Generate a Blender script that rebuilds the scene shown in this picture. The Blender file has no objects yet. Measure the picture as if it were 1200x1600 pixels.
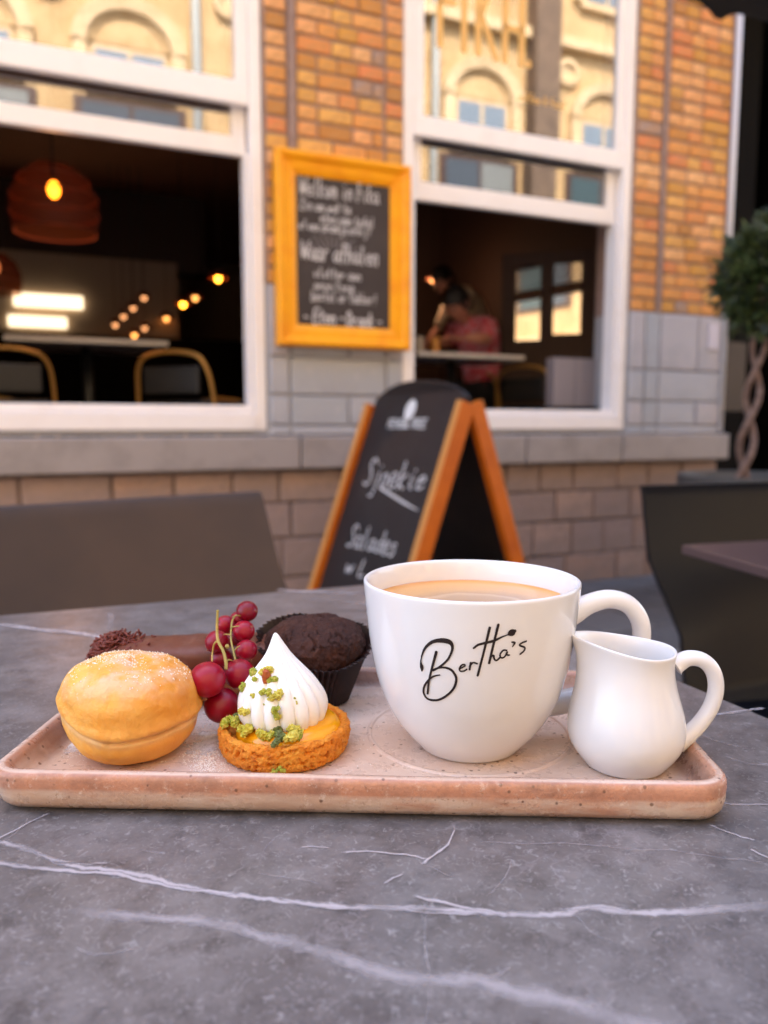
import bpy, bmesh, math, random
from mathutils import Vector, Matrix, noise, Euler
random.seed(7)
R = math.radians
SC = bpy.context.scene
COL = SC.collection

# ------------------------------------------------------------------ camera, world, sun
F, PITCH = 1200.0, math.atan(135 / 1200)
CAM = Vector((0, 0, .9))
cam = bpy.data.cameras.new('camera'); camo = bpy.data.objects.new('camera', cam); COL.objects.link(camo)
camo.location = CAM; camo.rotation_euler = (R(90) - PITCH, 0, 0)
cam.sensor_fit = 'VERTICAL'; cam.sensor_height = 32; cam.sensor_width = 24; cam.lens = 24
cam.clip_start = .02; cam.clip_end = 400
cam.dof.use_dof = True; cam.dof.focus_distance = .325; cam.dof.aperture_fstop = 24 / 3.3
SC.camera = camo
SUN_EL, SUN_AZ = R(50), R(128)       # azimuth measured from +X, the sun stands behind the cafe
wd = bpy.data.worlds.new('World'); SC.world = wd; wd.use_nodes = True
nt = wd.node_tree; nt.nodes.clear()
sky = nt.nodes.new('ShaderNodeTexSky'); sky.sky_type = 'NISHITA'; sky.sun_disc = False
sky.sun_elevation = SUN_EL; sky.sun_rotation = R(90) - SUN_AZ
sky.dust_density = 2.5; sky.air_density = 1.0; sky.ozone_density = 1.0
bg = nt.nodes.new('ShaderNodeBackground'); bg.inputs[1].default_value = .15
out = nt.nodes.new('ShaderNodeOutputWorld')
nt.links.new(sky.outputs[0], bg.inputs[0]); nt.links.new(bg.outputs[0], out.inputs[0])
sl = bpy.data.lights.new('sun', 'SUN'); sl.energy = 2.0; sl.angle = R(.5); sl.color = (1, .94, .85)
slo = bpy.data.objects.new('sun', sl); COL.objects.link(slo)
sd = Vector((math.cos(SUN_EL) * math.cos(SUN_AZ), math.cos(SUN_EL) * math.sin(SUN_AZ), math.sin(SUN_EL)))
slo.rotation_euler = sd.to_track_quat('Z', 'Y').to_euler(); slo.location = (0, 0, 30)
SC.view_settings.view_transform = 'Standard'; SC.view_settings.look = 'None'
SC.view_settings.gamma = 1; SC.view_settings.use_curve_mapping = False
SC.view_settings.exposure = 2.74
SC.render.engine = 'CYCLES'
SC.cycles.use_denoising = True
SC.cycles.max_bounces = 10; SC.cycles.diffuse_bounces = 5; SC.cycles.glossy_bounces = 5
SC.cycles.sample_clamp_indirect = 6
SC.cycles.caustics_refractive = False; SC.cycles.caustics_reflective = False

# ------------------------------------------------------------------ coordinates
P0 = Vector((1.2998, 4.36, 0)); WA = math.atan2(.399, .917)
U = Vector((math.cos(WA), math.sin(WA), 0)); IN = Vector((-U.y, U.x, 0))
def W(s, z, w=0):                      # cafe wall: s along it, z up, w into the building
    v = P0 + U * s + IN * w; return Vector((v.x, v.y, z))
def ray(x, y):
    a = (x - 600) / F; b = -(y - 800) / F
    return Vector((a, math.cos(PITCH) + b * math.sin(PITCH), -math.sin(PITCH) + b * math.cos(PITCH)))
def onz(x, y, z):
    r = ray(x, y); return CAM + r * ((z - CAM.z) / r.z)
TZ = .7465                             # table top
WM = Matrix.Translation(P0) @ Matrix.Rotation(WA, 4, 'Z')

# ------------------------------------------------------------------ materials
def newmat(name):
    m = bpy.data.materials.new(name); m.use_nodes = True
    return m, m.node_tree, m.node_tree.nodes['Principled BSDF']
def mat(name, c, rough=.6, metal=0, noise_=None, bump=None, sss=0, coat=0, rnd=None, emit=None, ior=None, trans=0, spec=None, coords='Object'):
    """noise_=(scale, colour2, low, high[,detail]); bump=(scale, strength, distance)"""
    m, t, b = newmat(name); N, L = t.nodes, t.links
    b.inputs['Base Color'].default_value = (*c, 1); b.inputs['Roughness'].default_value = rough
    b.inputs['Metallic'].default_value = metal; b.inputs['Coat Weight'].default_value = coat
    b.inputs['Coat Roughness'].default_value = .08
    b.inputs['Transmission Weight'].default_value = trans
    if ior: b.inputs['IOR'].default_value = ior
    if spec is not None: b.inputs['Specular IOR Level'].default_value = spec
    if sss:
        b.inputs['Subsurface Weight'].default_value = sss; b.inputs['Subsurface Scale'].default_value = .004
        b.inputs['Subsurface Radius'].default_value = (1, .5, .25)
    if emit:
        b.inputs['Emission Color'].default_value = (*emit[0], 1); b.inputs['Emission Strength'].default_value = emit[1]
    tc = N.new('ShaderNodeTexCoord'); col = None
    def nz(sc, det=4, rg=.6):
        n = N.new('ShaderNodeTexNoise'); n.inputs['Scale'].default_value = sc; n.inputs['Detail'].default_value = det
        n.inputs['Roughness'].default_value = rg; L.new(tc.outputs[coords], n.inputs['Vector']); return n
    if rnd:
        oi = N.new('ShaderNodeObjectInfo'); r = N.new('ShaderNodeValToRGB'); r.color_ramp.interpolation = 'CONSTANT'
        for i, cc in enumerate(rnd):
            if i < 2: e = r.color_ramp.elements[i]; e.position = i / len(rnd)
            else: e = r.color_ramp.elements.new(i / len(rnd))
            e.color = (*cc, 1)
        L.new(oi.outputs['Random'], r.inputs[0]); col = r.outputs[0]
    if noise_:
        for q in (noise_ if isinstance(noise_, list) else [noise_]):
            n = nz(q[0], q[4] if len(q) > 4 else 4)
            mr = N.new('ShaderNodeMapRange'); mr.inputs[1].default_value = q[2]; mr.inputs[2].default_value = q[3]
            L.new(n.outputs[0], mr.inputs[0])
            mx = N.new('ShaderNodeMix'); mx.data_type = 'RGBA'; L.new(mr.outputs[0], mx.inputs[0])
            if col: L.new(col, mx.inputs[6])
            else: mx.inputs[6].default_value = (*c, 1)
            mx.inputs[7].default_value = (*q[1], 1); col = mx.outputs[2]
    if col: L.new(col, b.inputs['Base Color'])
    if bump:
        n = nz(bump[0], 6); bp = N.new('ShaderNodeBump'); bp.inputs['Strength'].default_value = bump[1]
        bp.inputs['Distance'].default_value = bump[2]; L.new(n.outputs[0], bp.inputs['Height']); L.new(bp.outputs[0], b.inputs['Normal'])
    return m

M = {}
M['brick'] = mat('brick_clay', (.7, .3, .08), .85, rnd=[(.72, .31, .08), (.64, .27, .065), (.78, .39, .15), (.56, .24, .05), (.74, .39, .10),
     (.68, .23, .08), (.80, .43, .18), (.60, .29, .05), (.70, .27, .08), (.48, .21, .05), (.80, .38, .15), (.66, .34, .08), (.36, .25, .20), (.72, .32, .11), (.66, .31, .07), (.76, .36, .11)],
     noise_=[(30, (.48, .23, .07), .45, .78), (7, (.52, .30, .12), .55, .78)], bump=(60, .5, .006))
M['mortar'] = mat('mortar', (.34, .23, .19), .9, noise_=(25, (.24, .16, .13), .4, .7))
M['dado'] = mat('grey_painted_stone', (.40, .40, .43), .6, rnd=[(.40, .40, .43), (.44, .41, .43), (.37, .38, .41)], noise_=[(3, (.31, .30, .32), .5, .8), (18, (.46, .45, .46), .55, .9)], bump=(20, .2, .004))
M['dadoj'] = mat('grey_joint', (.36, .355, .37), .8)
M['sill'] = mat('bluestone_sill', (.33, .29, .28), .55, noise_=[(6, (.25, .22, .21), .45, .7), (40, (.40, .36, .35), .6, .8)], bump=(30, .2, .003))
M['base'] = mat('pink_base_block', (.38, .25, .20), .85, rnd=[(.38, .25, .20), (.35, .25, .22), (.33, .235, .21), (.41, .28, .23), (.32, .23, .205)], noise_=[(9, (.27, .20, .18), .42, .7), (2, (.30, .22, .19), .45, .65)], bump=(30, .8, .012))
M['bmort'] = mat('base_mortar', (.24, .18, .155), .95, noise_=(12, (.12, .09, .08), .4, .7))
M['white'] = mat('white_window_paint', (.88, .83, .81), .35, noise_=(7, (.83, .77, .74), .5, .8))
M['pipe'] = mat('pipe_paint', (.62, .60, .62), .4)
M['dark'] = mat('recess_shade_black', (.004, .0035, .0035), .8, spec=.1)  # near-black colour puts the deep shade of the passage into its walls
M['brownpanel'] = mat('brown_door_paint', (.030, .020, .018), .5, noise_=(5, (.04, .026, .023), .4, .7))
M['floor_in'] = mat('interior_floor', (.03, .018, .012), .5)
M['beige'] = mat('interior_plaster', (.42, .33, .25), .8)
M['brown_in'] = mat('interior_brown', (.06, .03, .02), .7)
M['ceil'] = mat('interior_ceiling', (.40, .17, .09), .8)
M['tabtop'] = mat('interior_table_laminate', (.55, .52, .52), .3)
M['gold'] = mat('gold_tube', (.46, .24, .06), .4, metal=.5)
M['blackm'] = mat('black_metal', (.012, .012, .013), .45)
M['yframe'] = mat('gilded_yellow_frame', (.92, .38, .002), .45, spec=.3, noise_=(9, (.86, .30, .002), .45, .7), bump=(50, .15, .001))
M['board'] = mat('chalkboard', (.032, .022, .020), .65, noise_=(5, (.05, .037, .033), .45, .8))
M['board2'] = mat('black_board_panel', (.012, .009, .010), .5, noise_=(6, (.022, .018, .019), .45, .8))
M['chalk'] = mat('chalk', (.62, .60, .60), .95)
M['chalk2'] = mat('chalk_faint', (.20, .18, .18), .95)
M['print'] = mat('white_print', (.7, .7, .7), .6)
M['owood'] = mat('orange_stained_wood', (.60, .14, .006), .5, spec=.25, noise_=(8, (.48, .10, .005), .4, .7), bump=(30, .15, .001))
M['owood2'] = mat('light_wood_edge', (.55, .24, .06), .45)
M['taupe'] = mat('taupe_plastic', (.074, .050, .042), .5, spec=.25, noise_=(3, (.055, .040, .037), .4, .6))
M['blackp'] = mat('black_plastic', (.006, .006, .008), .30, spec=.22)
M['maroon'] = mat('brown_laminate', (.075, .045, .045), .4)
M['pot'] = mat('planter_grey', (.09, .085, .08), .6, noise_=(9, (.12, .11, .10), .5, .7))
M['soil'] = mat('soil', (.03, .02, .015), .95)
M['trunk'] = mat('bark', (.27, .17, .13), .8, noise_=(30, (.15, .09, .07), .4, .65), bump=(60, .4, .003))
M['leaf'] = mat('bay_leaf', (.050, .078, .022), .42, spec=.5, noise_=[(14, (.014, .022, .009), .42, .6), (40, (.17, .20, .05), .54, .68)])  # pale noise patches paint highlights onto some leaves
M['parasol'] = mat('parasol_cloth', (.018, .015, .015), .9)
M['facade'] = mat('yellow_sandstone', (.50, .35, .18), .9, noise_=[(1.2, (.40, .26, .12), .42, .62), (4, (.34, .22, .10), .55, .75), (9, (.56, .42, .24), .5, .8)])
M['facade2'] = mat('pale_sandstone_trim', (.60, .46, .28), .9, noise_=[(2, (.50, .36, .20), .4, .7), (8, (.38, .28, .15), .58, .75)])
M['fdark'] = mat('opposite_dark_glass', (.05, .06, .07), .1)
M['fblue'] = mat('opposite_window_glass', (.16, .2, .24), .08)
M['zinc'] = mat('zinc_pipe', (.28, .30, .29), .5)
M['shop2'] = mat('dark_brown_stone', (.15, .10, .065), .8, noise_=(4, (.09, .06, .04), .4, .7))  # dark brown pilaster stone with random darker patches
M['fteal'] = mat('teal_glass', (.035, .06, .06), .2)
M['fpale'] = mat('pale_blind', (.17, .18, .17), .4)
M['shop'] = mat('dark_brown_shopfront', (.06, .03, .02), .5)
M['asphalt'] = mat('light_bounce_street', (.27, .25, .235), .9, noise_=(8, (.34, .32, .30), .4, .7))  # street colour lightened so it bounces more light onto the cafe wall
M['paver'] = mat('paving_stone', (.12, .108, .105), .8, rnd=[(.12, .108, .105), (.15, .135, .13), (.10, .09, .088)], noise_=(14, (.16, .14, .135), .5, .8))
M['goldpaint'] = mat('gold_lettering', (.80, .46, .13), .35)
M['paper'] = mat('pale_notice', (.60, .55, .60), .8)
M['skin'] = mat('skin', (.50, .22, .15), .55, sss=0)
M['hair'] = mat('black_hair', (.012, .009, .008), .5)
M['cream'] = mat('cream_shirt', (.62, .52, .40), .85)
M['trouser'] = mat('dark_trousers', (.02, .02, .025), .85)
M['rattan'] = mat('woven_rattan', (.16, .035, .014), .7)
M['shade'] = None
M['lilac'] = mat('lilac_menu_card', (.26, .23, .25), .6)
M['bulb'] = mat('warm_bulb', (1, .5, .1), .4, emit=((1, .30, .02), 3.2))
M['bulb2'] = mat('dim_bulb', (1, .5, .2), .4, emit=((1, .36, .08), .8))
M['bulb3'] = mat('faint_bulb', (1, .5, .2), .4, emit=((1, .42, .16), .35))
M['tubelight'] = mat('light_panel', (1, .9, .7), .4, emit=((1, .78, .50), .36))
def redcheck():
    m, t, b = newmat('red_checked_cloth'); N, L = t.nodes, t.links
    tc = N.new('ShaderNodeTexCoord'); ch = N.new('ShaderNodeTexChecker'); ch.inputs['Scale'].default_value = 26
    ch.inputs[1].default_value = (.72, .06, .10, 1); ch.inputs[2].default_value = (.78, .36, .42, 1)
    L.new(tc.outputs['Object'], ch.inputs[0]); L.new(ch.outputs[0], b.inputs['Base Color']); b.inputs['Roughness'].default_value = .85
    return m
M['check'] = redcheck()
def shademat():
    m, t, b = newmat('translucent_rattan'); b.inputs['Base Color'].default_value = (.075, .016, .006, 1); b.inputs['Roughness'].default_value = .7
    tr = t.nodes.new('ShaderNodeBsdfTransparent'); tr.inputs[0].default_value = (1, .62, .45, 1); mx = t.nodes.new('ShaderNodeMixShader'); mx.inputs[0].default_value = .45
    t.links.new(tr.outputs[0], mx.inputs[1]); t.links.new(b.outputs[0], mx.inputs[2]); t.links.new(mx.outputs[0], t.nodes['Material Output'].inputs[0]); return m
M['shade'] = shademat()
def glass(name, mirror, tint=(1, 1, 1), rough=.0):
    m = bpy.data.materials.new(name); m.use_nodes = True; t = m.node_tree; t.nodes.clear()
    o = t.nodes.new('ShaderNodeOutputMaterial'); g = t.nodes.new('ShaderNodeBsdfGlossy'); g.inputs['Roughness'].default_value = rough
    g.inputs['Color'].default_value = (*tint, 1)
    tr = t.nodes.new('ShaderNodeBsdfTransparent'); tr.inputs[0].default_value = (.75, .75, .75, 1)
    mx = t.nodes.new('ShaderNodeMixShader'); mx.inputs[0].default_value = mirror
    t.links.new(tr.outputs[0], mx.inputs[1]); t.links.new(g.outputs[0], mx.inputs[2]); t.links.new(mx.outputs[0], o.inputs[0])
    return m
M['glass'] = glass('reflective_window_glass', .26, (1, .95, .9))
M['glass2'] = glass('inner_door_glass', .42, (1, .9, .8), .03)
# food and crockery
M['china'] = mat('white_porcelain', (.80, .80, .80), .12, coat=.5)
M['ink'] = mat('dark_brown_print', (.012, .004, .003), .35)
M['crema'] = None

# ------------------------------------------------------------------ mesh builder
MATS = {}
class MB:
    def __init__(s): s.v = []; s.f = []; s.uv = None
    def add(s, vs, fs):
        o = len(s.v); s.v += [Vector(v) for v in vs]; s.f += [tuple(i + o for i in f) for f in fs]
    def hexa(s, p):
        s.add(p, [(0, 3, 2, 1), (4, 5, 6, 7), (0, 1, 5, 4), (1, 2, 6, 5), (2, 3, 7, 6), (3, 0, 4, 7)])
    def box(s, a, b, T=None):
        x0, y0, z0 = a; x1, y1, z1 = b
        p = [Vector(q) for q in ((x0, y0, z0), (x1, y0, z0), (x1, y1, z0), (x0, y1, z0), (x0, y0, z1), (x1, y0, z1), (x1, y1, z1), (x0, y1, z1))]
        if T: p = [T @ q for q in p]
        s.hexa(p)
    def wbox(s, s0, s1, z0, z1, w0, w1):     # box in cafe-wall coordinates
        s.box((s0, w0, z0), (s1, w1, z1), WM)
    def tube(s, pts, r, n=10, cap=True, flat=1.0):
        pts = [Vector(p) for p in pts]; rs = r if isinstance(r, (list, tuple)) else [r] * len(pts)
        rings = []; up = None
        for i, p in enumerate(pts):
            d = (pts[min(i + 1, len(pts) - 1)] - pts[max(i - 1, 0)]).normalized()
            if up is None: up = Vector((0, 0, 1)) if abs(d.z) < .9 else Vector((0, 1, 0))
            x = d.cross(up).normalized(); y = x.cross(d).normalized(); up = y
            rings.append([p + (x * math.cos(a) * flat + y * math.sin(a)) * rs[i] for a in [2 * math.pi * k / n for k in range(n)]])
        s.rings(rings, cap)
    def rings(s, rings, cap=True, close=True, capend=None):
        n = len(rings[0]); vs = [v for r in rings for v in r]; fs = []
        for i in range(len(rings) - 1):
            for k in range(n if close else n - 1):
                k2 = (k + 1) % n
                fs.append((i * n + k, i * n + k2, (i + 1) * n + k2, (i + 1) * n + k))
        if cap:
            fs.append(tuple(range(n - 1, -1, -1))); fs.append(tuple((len(rings) - 1) * n + k for k in range(n)))
        s.add(vs, fs)
    def lathe(s, prof, c=(0, 0, 0), n=64, fn=None, cap=False):
        c = Vector(c); rg = []
        for r, z in prof:
            ring = []
            for k in range(n):
                a = 2 * math.pi * k / n
                v = Vector((r * math.cos(a), r * math.sin(a), z))
                if fn: v = fn(v, a)
                ring.append(c + v)
            rg.append(ring)
        s.rings(rg, cap)
    def sphere(s, c, r, n=16, m=10, fn=None, sq=(1, 1, 1)):
        c = Vector(c); rg = []
        for i in range(m + 1):
            t = math.pi * (i / m); t = max(.02, min(math.pi - .02, t))
            rg.append([c + (Vector((math.sin(t) * math.cos(a) * sq[0], math.sin(t) * math.sin(a) * sq[1], -math.cos(t) * sq[2])) * r * (fn(t, a) if fn else 1)) for a in [2 * math.pi * k / n for k in range(n)]])
        s.rings(rg, True)
    def stroke(s, pts, w, nrm, off=0, thick=0):   # flat ribbon with width list on a surface with a normal (vector or function)
        pts = [Vector(p) for p in pts]; ws = w if isinstance(w, (list, tuple)) else [w] * len(pts)
        vs = []; N_ = len(pts)
        nf = nrm if callable(nrm) else (lambda p: nrm)
        for i, p in enumerate(pts):
            nn = nf(p).normalized(); d = (pts[min(i + 1, N_ - 1)] - pts[max(i - 1, 0)])
            if d.length < 1e-9: d = Vector((1, 0, 0))
            sd_ = nn.cross(d).normalized()
            vs += [p + sd_ * ws[i] / 2 + nn * off, p - sd_ * ws[i] / 2 + nn * off]
        s.add(vs, [(2 * i, 2 * i + 1, 2 * i + 3, 2 * i + 2) for i in range(N_ - 1)])
        for e, q in ((0, 1), (N_ - 1, N_ - 2)):     # round ends
            nn = nf(pts[e]).normalized(); d = (pts[e] - pts[q]).normalized(); sd_ = nn.cross(d).normalized(); rr = ws[e] / 2
            fan = [pts[e] + nn * off + (sd_ * math.cos(a) + d * math.sin(a)) * rr for a in [math.pi * k / 6 for k in range(7)]]
            s.add(fan, [tuple(range(7))])
    def build(s, name, m, parent=None, smooth=False, bevel=0, subsurf=0, props=None, mats=None):
        inv = MATS[parent.name].inverted() if parent is not None and parent.name in MATS else None
        me = bpy.data.meshes.new(name)
        me.from_pydata([tuple(inv @ v) if inv else tuple(v) for v in s.v], [], s.f); me.update()
        bm_ = bmesh.new(); bm_.from_mesh(me); bmesh.ops.recalc_face_normals(bm_, faces=bm_.faces); bm_.to_mesh(me); bm_.free()
        if m: me.materials.append(m)
        if smooth: me.polygons.foreach_set('use_smooth', [True] * len(me.polygons))
        o = bpy.data.objects.new(name, me); COL.objects.link(o)
        if parent is not None: o.parent = parent; MATS[o.name] = MATS.get(parent.name, Matrix())
        else: MATS[o.name] = Matrix()
        if bevel:
            b = o.modifiers.new('bevel', 'BEVEL'); b.width = bevel; b.segments = 2; b.limit_method = 'ANGLE'
        if subsurf:
            b = o.modifiers.new('sub', 'SUBSURF'); b.levels = subsurf; b.render_levels = subsurf
        if props:
            for k, v in props.items(): o[k] = v
        return o
def tag(o, label, cat, group=None):
    o['label'] = label; o['category'] = cat
    if group: o['group'] = group
    return o
def thing(name, label, cat, loc=(0, 0, 0), rz=0, group=None):
    o = bpy.data.objects.new(name, None); COL.objects.link(o); o.empty_display_size = .05
    o.location = loc; o.rotation_euler = (0, 0, rz); tag(o, label, cat, group)
    MATS[o.name] = Matrix.Translation(Vector(loc)) @ Matrix.Rotation(rz, 4, 'Z'); return o
def dup(root, loc, rz, label):
    r = root.copy(); COL.objects.link(r); r.location = loc; r.rotation_euler = (0, 0, rz); r['label'] = label
    MATS[r.name] = Matrix.Translation(Vector(loc)) @ Matrix.Rotation(rz, 4, 'Z')
    for ch in list(root.children):
        c = ch.copy(); COL.objects.link(c); c.parent = r
        for g in ch.children:
            d = g.copy(); COL.objects.link(d); d.parent = c
    return r
ST = {'kind': 'structure'}
def smoothpts(pts, n=6):                 # Catmull-Rom through points (any dimension)
    P = [Vector(p) for p in pts]; out_ = []
    for i in range(len(P) - 1):
        a, b, c, d = P[max(i - 1, 0)], P[i], P[i + 1], P[min(i + 2, len(P) - 1)]
        for k in range(n):
            t = k / n
            out_.append(.5 * ((2 * b) + (c - a) * t + (2 * a - 5 * b + 4 * c - d) * t * t + (3 * b - a - 3 * c + d) * t ** 3))
    out_.append(P[-1]); return out_

# single-stroke handwriting letters in a unit cell
G = {
 'a': [[(.7, .5), (.35, .55), (.1, .25), (.3, 0), (.65, .2), (.7, .5), (.7, .1), (.85, 0)]], 'b': [[(.15, 1), (.15, 0), (.5, 0), (.7, .25), (.5, .5), (.15, .4)]],
 'c': [[(.7, .45), (.4, .55), (.1, .25), (.4, 0), (.75, .1)]], 'd': [[(.7, 1), (.7, 0)], [(.7, .4), (.4, .52), (.1, .25), (.35, 0), (.7, .15)]],
 'e': [[(.15, .28), (.65, .32), (.5, .55), (.2, .45), (.12, .15), (.4, 0), (.75, .12)]], 'f': [[(.75, .95), (.5, 1), (.4, .7), (.35, 0)], [(.15, .5), (.65, .5)]],
 'g': [[(.7, .45), (.35, .55), (.1, .25), (.4, .05), (.7, .45), (.65, -.3), (.35, -.42), (.1, -.3)]], 'h': [[(.15, 1), (.12, 0)], [(.14, .35), (.45, .55), (.65, .4), (.65, 0)]],
 'i': [[(.4, .5), (.38, .1), (.55, 0)], [(.42, .72), (.43, .74)]], 'j': [[(.5, .5), (.45, -.3), (.15, -.4)], [(.5, .72), (.51, .74)]],
 'k': [[(.15, 1), (.12, 0)], [(.65, .55), (.15, .25), (.7, 0)]], 'l': [[(.35, 1), (.32, .1), (.5, 0)]],
 'm': [[(.05, .5), (.05, 0)], [(.05, .4), (.25, .55), (.42, .4), (.42, 0)], [(.42, .4), (.65, .55), (.8, .4), (.8, 0)]],
 'n': [[(.12, .5), (.12, 0)], [(.12, .35), (.45, .55), (.65, .4), (.65, 0)]], 'o': [[(.4, .53), (.12, .3), (.35, 0), (.68, .22), (.4, .53)]],
 'r': [[(.15, .5), (.15, 0)], [(.15, .3), (.4, .52), (.65, .48)]], 's': [[(.65, .48), (.35, .55), (.2, .4), (.6, .18), (.4, 0), (.1, .05)]],
 't': [[(.35, .9), (.32, .1), (.55, 0)], [(.1, .6), (.65, .62)]], 'u': [[(.12, .5), (.15, .1), (.4, 0), (.65, .15), (.66, .5), (.68, 0)]],
 'v': [[(.1, .5), (.38, 0), (.7, .52)]], 'w': [[(.05, .5), (.2, 0), (.42, .4), (.6, 0), (.85, .52)]], 'z': [[(.1, .5), (.65, .5), (.12, 0), (.7, .02)]],
 'p': [[(.15, .5), (.12, -.4)], [(.15, .4), (.45, .55), (.7, .25), (.4, 0), (.15, .1)]],
 'W': [[(0, .95), (.22, 0), (.45, .75), (.65, 0), (.95, 1)]], 'F': [[(.2, 0), (.25, .95)], [(.1, .98), (.85, 1)], [(.22, .5), (.65, .52)]],
 'S': [[(.8, .85), (.5, 1), (.2, .8), (.65, .35), (.45, .02), (.05, .1)]], 'Z': [[(.1, .95), (.8, 1), (.1, 0), (.8, .02)]],
 'E': [[(.75, 1), (.15, .97), (.12, 0), (.75, .03)], [(.15, .5), (.6, .52)]], 'V': [[(.05, 1), (.4, 0), (.8, 1)]], 'R': [[(.12, 0), (.14, 1), (.6, .95), (.65, .65), (.14, .5), (.75, 0)]],
 'T': [[(.4, 0), (.42, 1)], [(.05, 1), (.8, 1)]], 'D': [[(.12, 0), (.14, 1), (.6, .85), (.75, .45), (.5, .05), (.12, 0)]], 'L': [[(.15, 1), (.12, 0), (.7, .03)]],
 '-': [[(.15, .4), (.6, .4)]], '!': [[(.45, 1), (.38, .3)], [(.35, .02), (.36, .03)]], '+': [[(.1, .4), (.7, .4)], [(.4, .7), (.4, .1)]], "'": [[(.4, 1), (.35, .8)]], '.': [[(.3, 0), (.31, .02)]], '&': [[(.8, 0), (.2, .75), (.4, 1), (.6, .8), (.1, .3), (.35, 0), (.8, .4)]],
}
def write(mb, text, org, ax, ay, h, wd_, thick, nrm, off, jit=.04, rnd_=random.Random(3), slant=.15):
    """hand-written line starting at org along ax (unit), letters h tall and wd_ wide"""
    x = 0
    for ch in text:
        if ch in G:
            for st in G[ch]:
                pts = [(a + slant * b + rnd_.uniform(-jit, jit), b + rnd_.uniform(-jit, jit)) for a, b in st]
                P = smoothpts([Vector((a, b, 0)) for a, b in pts], 3) if len(pts) > 2 else [Vector((a, b, 0)) for a, b in pts]
                mb.stroke([org + ax * (x + p.x * wd_) + ay * (p.y * h) for p in P], thick, nrm, off)
        x += wd_ * (1.02 if ch in 'mwWM' else .86 if ch != ' ' else .55)
    return x

# ================================================================== SETTING
g = MB(); g.add([(-120, -120, 0), (120, -120, 0), (120, 120, 0), (-120, 120, 0)], [(0, 1, 2, 3)])
ground = g.build('ground', M['asphalt'], props=ST)
pv = MB(); pv.box((-6, -2.2, .004), (6, -.02, .010), WM); pavement = pv.build('pavement', M['bmort'], props=ST)
slabs = {}
def slab_mesh(kind, sx, sy, sz, bev, seed, mtl):
    rr = random.Random(seed); bm_ = bmesh.new(); bmesh.ops.create_cube(bm_, size=1)
    for v in bm_.verts:
        v.co = Vector((v.co.x * sx, v.co.y * sy, v.co.z * sz)) + Vector([rr.uniform(-1, 1) * min(sx, sz) * .02 for _ in range(3)])
    bmesh.ops.bevel(bm_, geom=list(bm_.edges), offset=bev, segments=1, affect='EDGES')
    me = bpy.data.meshes.new(kind); bm_.to_mesh(me); bm_.free(); me.materials.append(mtl); return me
meshes = {}
def piece(kind, parent, s, z, w, sx, sz, sy, mtl, bev=.003, rot=0):
    """a block centred at wall coordinates; parent is placed with the wall matrix"""
    key = (kind, round(sx, 2), round(sy, 2), round(sz, 2), random.randrange(3))
    if key not in meshes: meshes[key] = slab_mesh(kind, sx, sy, sz, bev, len(meshes), mtl)
    o = bpy.data.objects.new(kind, meshes[key]); COL.objects.link(o); o.parent = parent
    o.location = (s, w, z); o.rotation_euler = (0, rot, 0); return o
pavement_root = pavement
for i in range(14):
    for j in range(7):
        o = piece('paving_stone', pavement, -2.2 + i * .305 + (.15 if j % 2 else 0), .018, -.19 - j * .305, .295, .03, .295, M['paver'], .006)
        o.location = WM @ Vector(o.location); o.rotation_euler = (0, 0, WA)

# ---------------------------------------------------------------- cafe building
cafe = thing('cafe_building', 'orange brick cafe with white sash windows above a grey painted stone dado', 'building', P0, WA)
b = MB()
# mortar backing of the piers, jamb faces, lintel band, upper storeys
for s0, s1 in ((-8.5, -3.39), (-1.998, -1.312), (.082, .80)):
    b.wbox(s0, s1, 1.54, 9.0, .012, .30)
b.wbox(-3.39, -1.998, 3.75, 9.0, .012, .30); b.wbox(-1.312, .082, 3.75, 9.0, .012, .30)
b.wbox(5.2, 12, 0, 9.0, .012, .30); b.wbox(.80, 5.2, 5.0, 9, .012, .30)
b.build('brick_backing', M['mortar'], cafe)
b = MB()
for s0, s1 in ((-8.5, -3.39), (-1.998, -1.312), (.082, .80)):
    b.wbox(s0, s1, .85, 1.54, .014, .30)
b.wbox(-8.5, .80, .86, .88, .02, .30)
b.build('dado_backing', M['dadoj'], cafe)
b = MB(); b.wbox(-8.5, .80, 0, .70, .020, .30); b.build('base_backing', M['bmort'], cafe)
# sill blocks
b = MB()
xs = [-4.4, -3.2, -1.86, -1.5, -.62, .02, .83]
for a_, c_ in zip(xs[:-1], xs[1:]):
    q = MB(); q.wbox(a_ + .004, c_ - .004, .70, .852, -.055, .10); q.build('sill_stone', M['sill'], cafe, bevel=.008)
# bricks: courses of .072
rb = random.Random(5)
def course(s0, s1, z, widths):
    x = s0
    while x < s1 - .03:
        w_ = rb.choice(widths); w_ = min(w_, s1 - x)
        if s1 - (x + w_) < .05: w_ = s1 - x
        w_ = round(w_, 2) if w_ in widths else w_
        piece('brick', cafe, x + w_ / 2, z, .012 + rb.uniform(-.002, .002), w_ - .011, .058, .02, M['brick'], .004, rb.uniform(-.006, .006))
        x += w_
nrow = 24
for r_ in range(nrow):
    z = 1.54 + .036 + r_ * .073
    course(-1.99, -1.885, z, [.105]); course(-1.845, -1.418, z, [.105, .105, .165]); course(-1.405, -1.318, z, [.087])
    course(.092, .268, z, [.088, .176]); course(.312, .768, z, [.105, .105, .16, .15])
# vertical cement strips of the piers
for s_ in (-1.865, .290):
    b = MB(); b.wbox(s_ - .014, s_ + .014, 1.54, 3.4, -.004, .014); b.build('cement_strip', M['mortar'], cafe)
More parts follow.
